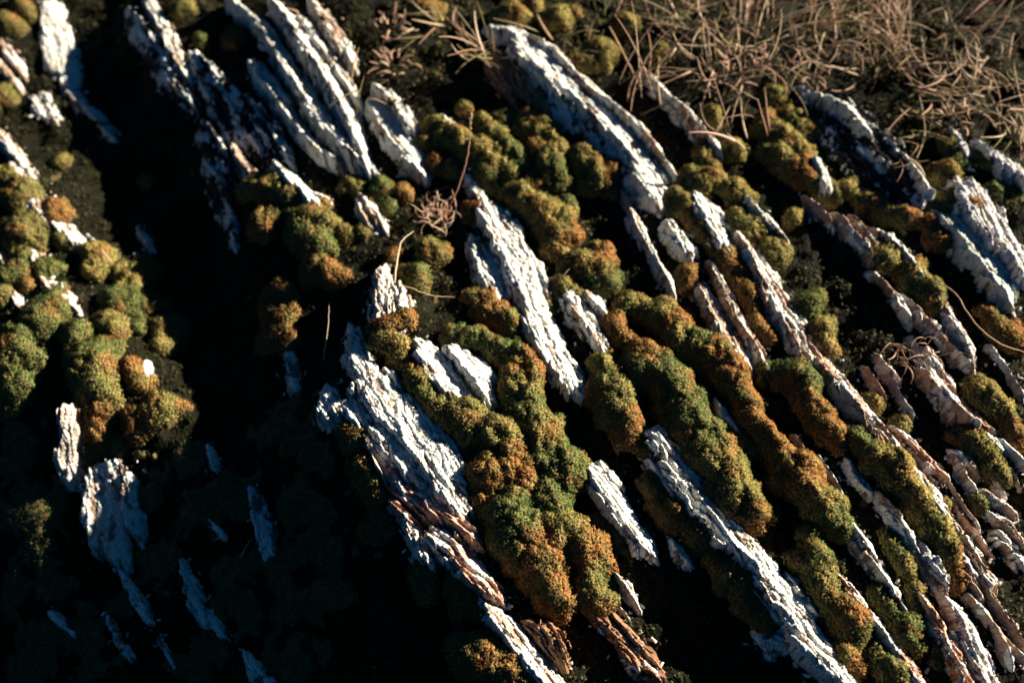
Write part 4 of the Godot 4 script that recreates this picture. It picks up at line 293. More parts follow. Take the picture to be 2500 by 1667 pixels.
# name, label, width, colour, points (x, y, z), group
const STEMS := [
	["seed_stalk","reddish dry stalk with a small seed head rising above the golden-green moss bank",0.75,3,[-32.9,-3.7,-85,-28.6,6.6,-88.9,-24.1,19.3,-94.9,-22.1,28,-100.7,-21.4,39,-109.3],"dry stalks"],
	["grass_straw","long curved tan stem arching across the dark hollow to the border",0.85,1,[210.7,8.1,-30.1,217.8,13.6,-20.5,222.4,15.5,-4.7,231.7,16.4,9,246.1,14.2,13.7],"dry stalks"],
	["grass_straw","straight pale straw standing behind the buff rock spike",0.8,0,[-58.4,12.3,-26.3,-57.7,13.1,-38.5,-55.9,14,-49.6,-50.3,12,-57.6],"dry stalks"],
	["grass_straw","thin tan straw lying from the buff rock spike toward the spear-shaped blade",0.45,1,[-56.1,15.3,-24.5,-46.5,13,-21.3,-38.1,8.9,-20.8,-28.6,5.7,-22.1],"dry stalks"],
	["grass_straw","short white straw fragment on the golden moss cushion",0.6,0,[-226.4,-29.4,-72.5,-223.2,-29.7,-69,-220.2,-30.9,-65.8],"dry stalks"],
	["grass_straw","fine hair-like straw standing in the shade below the rust-orange moss",0.3,0,[-94.2,-7.6,7.3,-91.8,0.7,-5.5,-91.6,3.4,-18.9],"dry stalks"],
	["grass_straw","pale hair-like straw on the shaded moss slope",0.25,0,[-130.2,-33.4,99.3,-126.8,-28.4,95.5,-123.9,-25.8,92.7],"dry stalks"],
	["grass_straw","curved thin straw near the olive hummock",0.3,1,[17.6,0.2,-36.2,25.3,2.2,-36.3,29.8,3.1,-40.9,34.4,2.1,-43.4],"dry stalks"],
	["grass_straw","tiny pale bent straw on the largest moss bank",0.3,0,[20.5,13.1,101.7,21.7,13.5,106.3,23.2,15.5,104],"dry stalks"],
	["grass_straw","long tan straw crossing the dry grass at a slant",0.9,1,[172.7,17.4,-188.1,177.6,28.6,-188.5,181.3,37,-196.3],"dry stalks"],
	["grass_straw","long slanting straw with a dark shade behind it",0.8,1,[53.9,28.7,-181.9,63.8,17.9,-166.5,72.5,9,-154],"dry stalks"],
	["grass_straw","upright tan straw beside the small grass tuft",0.8,1,[-89.5,10.5,-154.2,-86.6,23.4,-158.2,-82.9,32.5,-162.9],"dry stalks"],
]

var MAT := {}
var noise := FastNoiseLite.new()
var cells := FastNoiseLite.new()
var blocks := FastNoiseLite.new()
var heads := FastNoiseLite.new()
var rng := RandomNumberGenerator.new()
var tgrid := PackedFloat32Array()
const TN := 281
const TS := 5.0
const T0 := -700.0
var taken := {}
var shoot_mesh: ArrayMesh

func _ready() -> void:
	rng.seed = 11
	var cam := Camera3D.new()
	cam.name = "camera"
	add_child(cam)
	cam.position = Vector3(0, 0.4591, 0.2441)
	cam.rotation_degrees = Vector3(-62.0, 0, 0)
	cam.fov = 36.0
	cam.near = 0.02
	cam.far = 30.0
	var lens := CameraAttributesPhysical.new()
	lens.frustum_focal_length = 50.0
	lens.frustum_focus_distance = 0.468
	lens.exposure_aperture = 7.6
	cam.attributes = lens
	cam.fov = 36.0
	var we := WorldEnvironment.new()
	we.name = "world_environment"
	var env := Environment.new()
	env.background_mode = Environment.BG_SKY
	var sm := ProceduralSkyMaterial.new()
	sm.sky_top_color = Color(0.07, 0.30, 0.50)
	sm.sky_horizon_color = Color(0.28, 0.49, 0.63)
	sm.sky_curve = 0.15
	sm.ground_bottom_color = Color(0.05, 0.05, 0.04)
	sm.ground_horizon_color = Color(0.10, 0.10, 0.09)
	var sky := Sky.new()
	sky.sky_material = sm
	env.sky = sky
	env.background_energy_multiplier = 0.19
	env.tonemap_mode = Environment.TONE_MAPPER_LINEAR
	env.tonemap_exposure = 3.5
	env.sdfgi_enabled = true
	env.ssao_enabled = true
	env.ssil_enabled = true
	we.environment = env
	add_child(we)
	var sun := DirectionalLight3D.new()
	sun.name = "sun"
	add_child(sun)
	var az := deg_to_rad(25.0)
	var el := deg_to_rad(22.5)
	var to_sun := Vector3(cos(el) * cos(az), sin(el), -cos(el) * sin(az))
	sun.look_at_from_position(to_sun, Vector3.ZERO, Vector3.UP)
	sun.light_energy = 1.6
	sun.light_color = Color(1.0, 0.95, 0.86)
	sun.light_angular_distance = 0.5
	sun.shadow_enabled = true
	setup()
	build_ground()
	for e in ROCKS: build_rock(e)
	for e in MOSS: build_moss(e)
	build_carpet()
	build_chips()
	for e in TUFTS: build_tuft(e)
	for e in STEMS: build_stem(e)

# ---------------------------------------------------------------- helpers
func numbered(called: String) -> String:
	if not taken.has(called):
		taken[called] = 0
		return called
	taken[called] += 1
	return "%s_%03d" % [called, taken[called]]

func base(called: String, at: Vector3, label: String, category: String, group: String) -> Node3D:
	var o := Node3D.new()
	o.name = numbered(called)
	add_child(o)
	o.position = at
	o.set_meta("label", label)
	o.set_meta("category", category)
	if group != "": o.set_meta("group", group)
	return o

func part(parent: Node3D, called: String, mesh: Mesh, mat: Material) -> MeshInstance3D:
	var o := MeshInstance3D.new()
	o.name = called
	o.mesh = mesh
	o.material_override = mat
	parent.add_child(o, true)
	return o

func mesh_of(v: PackedVector3Array, n: PackedVector3Array, c: PackedColorArray, i: PackedInt32Array) -> ArrayMesh:
	var a := []
	a.resize(Mesh.ARRAY_MAX)
	a[Mesh.ARRAY_VERTEX] = v
	if n.size() > 0: a[Mesh.ARRAY_NORMAL] = n
	if c.size() > 0: a[Mesh.ARRAY_COLOR] = c
	a[Mesh.ARRAY_INDEX] = i
	var m := ArrayMesh.new()
	m.add_surface_from_arrays(Mesh.PRIMITIVE_TRIANGLES, a)
	return m

func matte(rough: float) -> StandardMaterial3D:
	var m := StandardMaterial3D.new()
	m.albedo_color = Color.WHITE
	m.vertex_color_use_as_albedo = true
	m.roughness = rough
	m.metallic_specular = 0.25
	m.cull_mode = BaseMaterial3D.CULL_DISABLED
	return m

func grain(m: StandardMaterial3D, freq: float, strength: float, per_metre: float, seed_: int) -> void:
	var t := NoiseTexture2D.new()
	t.width = 512
	t.height = 512
	t.seamless = true
	t.as_normal_map = true
	t.bump_strength = strength
	var f := FastNoiseLite.new()
	f.seed = seed_
	f.frequency = freq
	f.fractal_octaves = 4
	t.noise = f
	m.normal_enabled = true
	m.normal_texture = t
	m.uv1_triplanar = true
	m.uv1_world_triplanar = true
	m.uv1_scale = Vector3.ONE * per_metre

func setup() -> void:
	noise.seed = 4
	noise.noise_type = FastNoiseLite.TYPE_SIMPLEX_SMOOTH
	noise.frequency = 1.0
	noise.fractal_type = FastNoiseLite.FRACTAL_NONE
	cells.seed = 9
	cells.noise_type = FastNoiseLite.TYPE_CELLULAR
	cells.frequency = 1.0
	cells.fractal_type = FastNoiseLite.FRACTAL_NONE
	cells.cellular_return_type = FastNoiseLite.RETURN_DISTANCE2_SUB
	blocks.seed = 21
	blocks.noise_type = FastNoiseLite.TYPE_CELLULAR
	blocks.frequency = 1.0
	blocks.fractal_type = FastNoiseLite.FRACTAL_NONE
	blocks.cellular_return_type = FastNoiseLite.RETURN_CELL_VALUE
	heads.seed = 33
	heads.noise_type = FastNoiseLite.TYPE_CELLULAR
	heads.frequency = 1.0
	heads.fractal_type = FastNoiseLite.FRACTAL_NONE
	heads.cellular_return_type = FastNoiseLite.RETURN_DISTANCE
	MAT.stone = matte(0.85)
	grain(MAT.stone, 0.03, 16.0, 25.0, 3)
	MAT.lichen = matte(0.95)
	grain(MAT.lichen, 0.05, 9.0, 30.0, 5)
	# the crust is cracked into areoles with a black line of thallus between them
	var crust := NoiseTexture2D.new()
	crust.width = 1024
	crust.height = 1024
	crust.seamless = true
	var cf := FastNoiseLite.new()
	cf.seed = 14
	cf.noise_type = FastNoiseLite.TYPE_CELLULAR
	cf.frequency = 0.035
	cf.fractal_type = FastNoiseLite.FRACTAL_FBM
	cf.fractal_octaves = 2
	cf.cellular_return_type = FastNoiseLite.RETURN_DISTANCE2_SUB
	crust.noise = cf
	var ramp := Gradient.new()
	ramp.set_color(0, Color(0.35, 0.33, 0.32))
	ramp.set_offset(0, 0.02)
	ramp.set_color(1, Color(1, 1, 1))
	ramp.set_offset(1, 0.22)
	crust.color_ramp = ramp
	MAT.lichen.albedo_texture = crust
	MAT.soil = matte(0.95)
	grain(MAT.soil, 0.04, 10.0, 20.0, 7)
	MAT.cushion = matte(1.0)
	MAT.shoot = matte(0.8)
	MAT.shoot.backlight = Color(0.25, 0.25, 0.2)
	MAT.blade = matte(0.6)
	MAT.blade.backlight = Color(0.2, 0.2, 0.15)
	tgrid.resize(TN * TN)
	for j in TN:
		for i in TN:
			var x := T0 + i * TS
			var z := T0 + j * TS
			var sw := 0.0
			var s := 0.0
			for k in range(0, TERRAIN.size(), 3):
				var dx: float = x - TERRAIN[k]
				var dz: float = z - TERRAIN[k + 1]
				var q := dx * dx + dz * dz + 900.0
				var w := 1.0 / (q * q)
				sw += w
				s += w * TERRAIN[k + 2]
			tgrid[j * TN + i] = s / sw
	shoot_mesh = make_shoot()

func ground(x: float, z: float) -> float:
	var a := clampf((x - T0) / TS, 0.0, TN - 1.001)
	var b := clampf((z - T0) / TS, 0.0, TN - 1.001)
	var i := int(a)
	var j := int(b)
	a -= i
	b -= j
	var k := j * TN + i
	return lerpf(lerpf(tgrid[k], tgrid[k + 1], a), lerpf(tgrid[k + TN], tgrid[k + TN + 1], a), b)

# ---------------------------------------------------------------- the ground
func axis() -> PackedFloat32Array:
	var a := PackedFloat32Array()
	var x := -6000.0
	while x < -420.0:
		a.append(x)
		x += maxf(3.0, (-420.0 - x) * 0.3)
	x = -420.0
	while x <= 420.0:
		a.append(x)
		x += 2.4
	var n := a.size()
	x = 420.0
	var d := 3.0
	while x < 6000.0:
		x += d
		d *= 1.3
		a.append(x)
	return a

func relief(x: float, z: float) -> float:
	var f := heads.get_noise_2d(x * 0.07 + 9.0, z * 0.07) + 1.0
	return noise.get_noise_2d(x * 0.05, z * 0.05) * 2.2 + noise.get_noise_2d(x * 0.16, z * 0.16 + 50.0) * 1.2 + clampf(1.0 - f * f * 1.5, 0.0, 1.0) * 2.2 - 1.0

func build_ground() -> void:
	var ax := axis()
	var n := ax.size()
	var v := PackedVector3Array()
	var c := PackedColorArray()
	v.resize(n * n)
	c.resize(n * n)
	for j in n:
		for i in n:
			var x := ax[i]
			var z := ax[j]
			var h := ground(x, z)
			h += relief(x, z) + noise.get_noise_2d(x * 0.4, z * 0.4) * 0.6
			var k := j * n + i
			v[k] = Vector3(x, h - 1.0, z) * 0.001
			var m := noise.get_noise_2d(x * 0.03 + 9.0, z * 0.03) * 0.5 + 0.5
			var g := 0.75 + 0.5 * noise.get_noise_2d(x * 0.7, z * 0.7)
			c[k] = Color(0.012, 0.0095, 0.006).lerp(Color(0.008, 0.010, 0.004), m) * g  # soil painted near black, so hollows reached by sun still look shaded
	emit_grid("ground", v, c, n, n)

func emit_grid(called: String, v: PackedVector3Array, c: PackedColorArray, nu: int, nv: int) -> void:
	var nn := grid_normals(v, nu, nv)
	var idx := PackedInt32Array()
	for j in nv - 1:
		for i in nu - 1:
			var k := j * nu + i
			idx.append_array([k, k + 1, k + nu, k + 1, k + nu + 1, k + nu])
	var o := part(self, called, mesh_of(v, nn, c, idx), MAT.soil)
	o.set_meta("kind", "structure")

func grid_normals(v: PackedVector3Array, nu: int, nv: int) -> PackedVector3Array:
	var nn := PackedVector3Array()
	nn.resize(v.size())
	for j in nv:
		var j0 := maxi(j - 1, 0) * nu
		var j1 := mini(j + 1, nv - 1) * nu
		for i in nu:
			var du := v[j * nu + mini(i + 1, nu - 1)] - v[j * nu + maxi(i - 1, 0)]
			var dv := v[j1 + i] - v[j0 + i]
			nn[j * nu + i] = dv.cross(du).normalized()
	return nn

# ---------------------------------------------------------------- rocks
const STONES := [
	[Color(0.27, 0.21, 0.17), Color(0.15, 0.11, 0.085), Color(0.76, 0.77, 0.74)],
	[Color(0.42, 0.30, 0.23), Color(0.23, 0.15, 0.105), Color(0.74, 0.72, 0.68)],
	[Color(0.30, 0.17, 0.10), Color(0.13, 0.065, 0.04), Color(0.66, 0.62, 0.57)],
	[Color(0.035, 0.030, 0.028), Color(0.016, 0.014, 0.013), Color(0.66, 0.68, 0.68)],  # near-black stone: shade of the turned-away flanks is put into its colour
	[Color(0.58, 0.50, 0.43), Color(0.42, 0.33, 0.27), Color(0.72, 0.70, 0.66)],
	[Color(0.42, 0.37, 0.38), Color(0.22, 0.17, 0.16), Color(0.66, 0.64, 0.68)],
	[Color(0.34, 0.29, 0.24), Color(0.16, 0.12, 0.09), Color(0.64, 0.70, 0.64)],
	[Color(0.48, 0.30, 0.22), Color(0.26, 0.13, 0.09), Color(0.72, 0.69, 0.67)],
	[Color(0.50, 0.32, 0.22), Color(0.48, 0.20, 0.07), Color(0.70, 0.67, 0.64)]]

func build_rock(e: Array) -> void:
	var hgt: float = e[2]
	var tilt: float = e[3]
	var cover: float = e[4]
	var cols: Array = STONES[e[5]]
	var step: float = e[6]
	var strokes: Array = e[7]
	var plain := 0.3 if e[0] in ["boulder", "rock_flake"] else 0.7 if e[0] == "rock_spike" else 1.0
	var s0: Array = strokes[0]
	var first := Vector2(s0[0], s0[1])
	var last := Vector2(s0[s0.size() - 3], s0[s0.size() - 2])
	var ud := (last - first).normalized()
	var vd := Vector2(-ud.y, ud.x)      # towards the lower side; -vd faces the sun
	var mid := (first + last) * 0.5
	# segments in (u, v)
	var seg := []
	var lo := Vector2(1e9, 1e9)
	var hi := Vector2(-1e9, -1e9)
	var rmax := 0.0
	for s in strokes:
		for k in range(0, s.size() - 3, 3):
			var a := Vector2(s[k], s[k + 1]) - mid
			var b := Vector2(s[k + 3], s[k + 4]) - mid
			a = Vector2(a.dot(ud), a.dot(vd))
			b = Vector2(b.dot(ud), b.dot(vd))
			seg.append([a, b - a, maxf((b - a).length_squared(), 0.01), float(s[k + 2]), float(s[k + 5])])
			for q in [[a, s[k + 2]], [b, s[k + 5]]]:
				lo = lo.min(q[0] - Vector2.ONE * (q[1] + 3.6))
				hi = hi.max(q[0] + Vector2.ONE * (q[1] + 3.6))
				rmax = maxf(rmax, q[1])
	var nu := int((hi.x - lo.x) / step) + 2
	var nv := int((hi.y - lo.y) / step) + 2
	var sd := noise.get_noise_2d(mid.x * 3.7, mid.y * 2.9) * 400.0
	var v := PackedVector3Array()
	var c := PackedColorArray()
	var lm := PackedFloat32Array()
	var dd := PackedFloat32Array()
	v.resize(nu * nv)
	c.resize(nu * nv)
	lm.resize(nu * nv)
	dd.resize(nu * nv)
	var origin := Vector3(mid.x, ground(mid.x, mid.y), mid.y)
	for j in nv:
		for i in nu:
			var p := lo + Vector2(i, j) * step
			var k := j * nu + i
			var d := -1e9
			var rl := 1.0
			var off := 0.0
			for s in seg:
				var ap: Vector2 = p - s[0]
				var t := clampf(ap.dot(s[1]) / s[2], 0.0, 1.0)
				var r: float = lerpf(s[3], s[4], t)
				var away: Vector2 = ap - s[1] * t
				var q := r - away.length()
				if q > d:
					d = q
					rl = r
					off = away.y
			var near := minf(1.0, rl / 3.0)
			d += (noise.get_noise_3d(p.x * 0.09, p.y * 0.5, sd) * 1.7 + noise.get_noise_3d(p.x * 0.15, p.y * 0.9, sd + 30.0) * 0.25) * near
			var wp := p + Vector2(noise.get_noise_2d(p.x * 0.1, p.y * 0.1 + sd), noise.get_noise_2d(p.x * 0.1 + 40.0, p.y * 0.1 + sd)) * 2.0
			var blk := blocks.get_noise_3d(wp.x * 0.035, wp.y * 0.27, sd)
			var blk2 := blocks.get_noise_3d(wp.x * 0.07 + 31.0, wp.y * 0.6, sd)
			d += (blk * 0.26 * rl * clampf(rl / 6.0, 0.3, 1.0) + blk2 * 0.4) * near * plain
			dd[k] = d
			if d < -3.0:
				v[k] = Vector3(mid.x + ud.x * p.x + vd.x * p.y, 0, mid.y + ud.y * p.x + vd.y * p.y)
				v[k].y = ground(v[k].x, v[k].z) - 6.0
				continue
			var edge := clampf(rl * 0.5, 1.0, 3.0)
			var top := hgt * clampf(0.5 + 0.85 * rl / rmax, 0.0, 1.0)
			var pf := clampf(d / edge, 0.0, 1.0)
			var prof := pf * (2.0 - pf)
			var y := 0.0
			# a wedge: the bedding plane leans to one side and breaks off steeply on the other
			var lean := clampf((off / maxf(rl, 0.5) * (1.0 if tilt <= 0.0 else -1.0) + 1.0) * 0.5, 0.0, 1.0)
			var wl := clampf(absf(tilt) * 1.2 + 0.25, 0.0, 0.68)
			var crown := (1.0 - wl) + wl * lean
			if d >= 0.0: y = top * crown * (0.5 + 0.5 * prof)
			else: y = top * crown * 0.5 + d * (top * crown * 0.5 + 5.0) / 2.7
			# laminae along the blade
			var warp := noise.get_noise_3d(p.x * 0.05, p.y * 0.1, sd + 77.0) * 2.5
			var q1 := noise.get_noise_3d(p.x * 0.014, (p.y + warp) * 0.34, sd + 11.0)
			var q2 := noise.get_noise_3d(p.x * 0.045, (p.y + warp) * 0.95, sd + 19.0)
			var qq := q1 * 2.6
			var lam := (floorf(qq) + smoothstep(0.35, 0.65, qq - floorf(qq))) * 0.75 + q2 * 0.55
			y += lam * (0.25 + 0.75 * prof) * near * clampf(hgt / 12.0, 0.5, 1.2) * plain * (0.35 if cover > 0.82 else 0.7 if cover > 0.65 else 1.0)
			y += (blk * 1.1 + blk2 * 0.5) * near * 0.75 * plain * (0.6 if cover > 0.82 else 1.0) * (0.3 + 0.7 * prof)
			y += noise.get_noise_3d(p.x * 0.25, p.y * 0.3, sd + 5.0) * 0.4 * near
			var split := absf(noise.get_noise_3d(p.x * 0.011, (p.y + warp * 0.6) * 0.21, sd + 140.0))
			y -= (1.1 if cover > 0.82 else 2.0) * (1.0 - smoothstep(0.02, 0.11, split)) * prof * near * plain
			var fine := noise.get_noise_3d(p.x * 1.1, p.y * 1.5, sd + 41.0)
			y += fine * 0.3
			var side := noise.get_noise_3d(p.x * 0.12, y * 0.8, sd + 60.0) * 1.1 + noise.get_noise_3d(p.x * 0.5, y * 0.9, sd + 66.0) * 0.2
			var pu := p.x + noise.get_noise_3d(p.y * 0.6, p.x * 0.6, sd + 90.0) * 0.25
			var pv := p.y + side * (1.0 - prof) * near
			var wx := mid.x + ud.x * pu + vd.x * pv
			var wz := mid.y + ud.y * pu + vd.y * pv
			v[k] = Vector3(wx, ground(wx, wz) + y, wz)
			# bare stone: streaks along the bedding
			var st := clampf(0.5 + q2 * 0.9 + noise.get_noise_3d(p.x * 0.35, p.y * 1.6, sd + 13.0) * 0.6, 0.0, 1.0)
			c[k] = (cols[1] as Color).lerp(cols[0], st) * (0.9 + fine * 0.3)
			var m := noise.get_noise_3d(p.x * 0.045, p.y * 0.16, sd + 201.0) * 0.75 + noise.get_noise_3d(p.x * 0.22, p.y * 0.4, sd + 230.0) * 0.45 + noise.get_noise_3d(p.x * 0.8, p.y * 1.2, sd + 250.0) * 0.3
			lm[k] = m * 1.15 + (cover - 0.5) * 1.45
	var nn := grid_normals(v, nu, nv)
	var root := base(e[0], origin * 0.001, e[1], cat_of(e[0]), e[8])
	# the stone, then the crust that grows on it
	emit_subset(root, "stone", v, nn, c, dd, lm, nu, nv, origin, -2.6, -9.0, MAT.stone)
	if cover > -0.25:
		var lv := v.duplicate()
		var lc := PackedColorArray()
		lc.resize(v.size())
		for k in v.size():
			if dd[k] < -3.0: continue
			var p3 := v[k]
			var m := lm[k]
			var cr := cells.get_noise_3d(p3.x * 0.62, p3.y * 0.62, p3.z * 0.62) + 1.0
			var areole := smoothstep(0.0, 0.5, cr)
			var lump := noise.get_noise_3d(p3.x * 0.3, p3.y * 0.3, p3.z * 0.3)
			var rise := clampf(m * 1.0, -0.9, 0.4) + (areole - 0.6) * 0.2 * clampf(m * 3.0, 0.0, 1.0) + lump * 0.2
			lv[k] = p3 + nn[k] * rise
			var w := clampf(0.5 + noise.get_noise_3d(p3.x * 0.12, p3.y * 0.12, p3.z * 0.12 + 7.0) * 0.8, 0.0, 1.0)
			var col: Color = (cols[2] as Color).lerp(Color(0.58, 0.61, 0.54), w * w * 0.9)
			col = col.lerp(Color(0.60, 0.52, 0.42), smoothstep(0.25, 0.6, noise.get_noise_3d(p3.x * 0.09 + 11.0, p3.y * 0.09, p3.z * 0.09)) * 0.7)
			var speck := noise.get_noise_3d(p3.x * 1.3 + 40.0, p3.y * 1.3, p3.z * 1.3)
			if speck > 0.52: col = col.lerp(Color(0.10, 0.085, 0.08), clampf((speck - 0.52) * 7.0, 0.0, 0.9))
			if e[5] == 8:
				var og := noise.get_noise_3d(p3.x * 0.35, p3.y * 0.35, p3.z * 0.35 + 99.0)
				col = col.lerp(Color(0.55, 0.2, 0.04), smoothstep(0.15, 0.4, og))
			lc[k] = col
		var ln := grid_normals(lv, nu, nv)
		emit_subset(root, "lichen_crust", lv, ln, lc, dd, lm, nu, nv, origin, -2.2, -0.35, MAT.lichen)

func cat_of(called: String) -> String:
	return {"rock_fin": "rock", "boulder": "boulder", "rock_chip": "stone chip", "rock_sliver": "rock", "rock_splinter": "rock splinter"}.get(called, "rock")

func emit_subset(root: Node3D, called: String, v: PackedVector3Array, nn: PackedVector3Array, c: PackedColorArray, dd: PackedFloat32Array, lm: PackedFloat32Array, nu: int, nv: int, origin: Vector3, dmin: float, lmin: float, mat: Material) -> void:
	var map := PackedInt32Array()
	map.resize(v.size())
	map.fill(-1)
	var ov := PackedVector3Array()
	var on := PackedVector3Array()
	var oc := PackedColorArray()
	var idx := PackedInt32Array()
	for j in nv - 1:
		for i in nu - 1:
			var k := j * nu + i
			var q := [k, k + 1, k + nu, k + nu + 1]
			var ok := false
			for a in q:
				if dd[a] > dmin and lm[a] > lmin: ok = true
			if not ok: continue
			for a in q:
				if dd[a] <= -3.0:
					ok = false
			if not ok: continue
			for a in q:
				if map[a] < 0:
					map[a] = ov.size()
					ov.append((v[a] - origin) * 0.001)
					on.append(nn[a])
					oc.append(c[a])
			idx.append_array([map[q[0]], map[q[1]], map[q[2]], map[q[1]], map[q[3]], map[q[2]]])
	if idx.size() > 0:
		var stone := root.get_node_or_null("stone")
		part(stone if stone else root, called, mesh_of(ov, on, oc, idx), mat)

# ---------------------------------------------------------------- moss
func make_shoot() -> ArrayMesh:
	# a leafy moss shoot, one unit tall: two whorls of narrow keeled leaves and a closed tip
	var v := PackedVector3Array()
	var n := PackedVector3Array()
	var idx := PackedInt32Array()
	var whorl := func(count: int, y0: float, len_: float, tip: float, wide: float, turn: float) -> void:
		for i in count:
			var a := TAU * i / count + turn
			var o := Vector3(cos(a), 0, sin(a))
			var s := Vector3(-sin(a), 0, cos(a)) * wide
			var b := Vector3(0, y0, 0)
			var m := b + o * len_ * 0.5 + Vector3(0, tip * 0.62, 0)
			var t := b + o * len_ + Vector3(0, tip, 0)
			var k := v.size()
			var nrm := (Vector3.UP * len_ - o * tip * 0.4 + o * 0.5).normalized()
			for q in [b, m - s, m + s, t]:
				v.append(q)
				n.append(nrm)
			idx.append_array([k, k + 1, k + 2, k + 1, k + 3, k + 2])
	whorl.call(5, 0.05, 0.50, 0.55, 0.12, 0.3)
	whorl.call(4, 0.30, 0.30, 0.70, 0.10, 0.9)
	return mesh_of(v, n, PackedColorArray(), idx)

const TONES := [Color(0.118, 0.158, 0.044), Color(0.222, 0.200, 0.058), Color(0.315, 0.258, 0.074), Color(0.335, 0.145, 0.042), Color(0.085, 0.110, 0.032)]  # last tone is the green darkened: shade of the mounds put into colour

func tone_at(x: float, z: float, tone: int) -> Color:
	var c: Color = TONES[tone]
	var n := noise.get_noise_2d(x * 0.06 + 300.0, z * 0.06) + noise.get_noise_2d(x * 0.35, z * 0.35 + 70.0) * 0.22
	if tone == 3: c = c.lerp(TONES[1], smoothstep(-0.1, 0.35, noise.get_noise_2d(x * 0.16, z * 0.16 + 500.0)) * 0.5)
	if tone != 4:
		if n > 0.34: c = c.lerp(TONES[3], clampf((n - 0.34) * 1.8, 0.0, 0.7))
		elif n < -0.3: c = c.lerp(TONES[0], clampf((-n - 0.3) * 1.8, 0.0, 0.7))
	c = c * rng.randf_range(0.5, 1.5)
	if rng.randf() < 0.09: c = c.lerp(Color(0.40, 0.22, 0.07), 0.7)
	return c

func shoots(parent: Node3D, called: String, xf: Array, cols: PackedColorArray) -> void:
	if xf.is_empty(): return
	var mm := MultiMesh.new()
	mm.transform_format = MultiMesh.TRANSFORM_3D
	mm.use_colors = true
	mm.mesh = shoot_mesh
	mm.instance_count = xf.size()
	for i in xf.size():
		mm.set_instance_transform(i, xf[i])
		mm.set_instance_color(i, cols[i])
	var o := MultiMeshInstance3D.new()
	o.name = called
	o.multimesh = mm
	o.material_override = MAT.shoot
	o.set_meta("kind", "stuff")
	parent.add_child(o, true)

func frame(up: Vector3, s: float) -> Basis:
	var a := rng.randf() * TAU
	var side := up.cross(Vector3(cos(a), 0.31, sin(a))).normalized()
	return Basis(side * s, up * s, side.cross(up) * s)

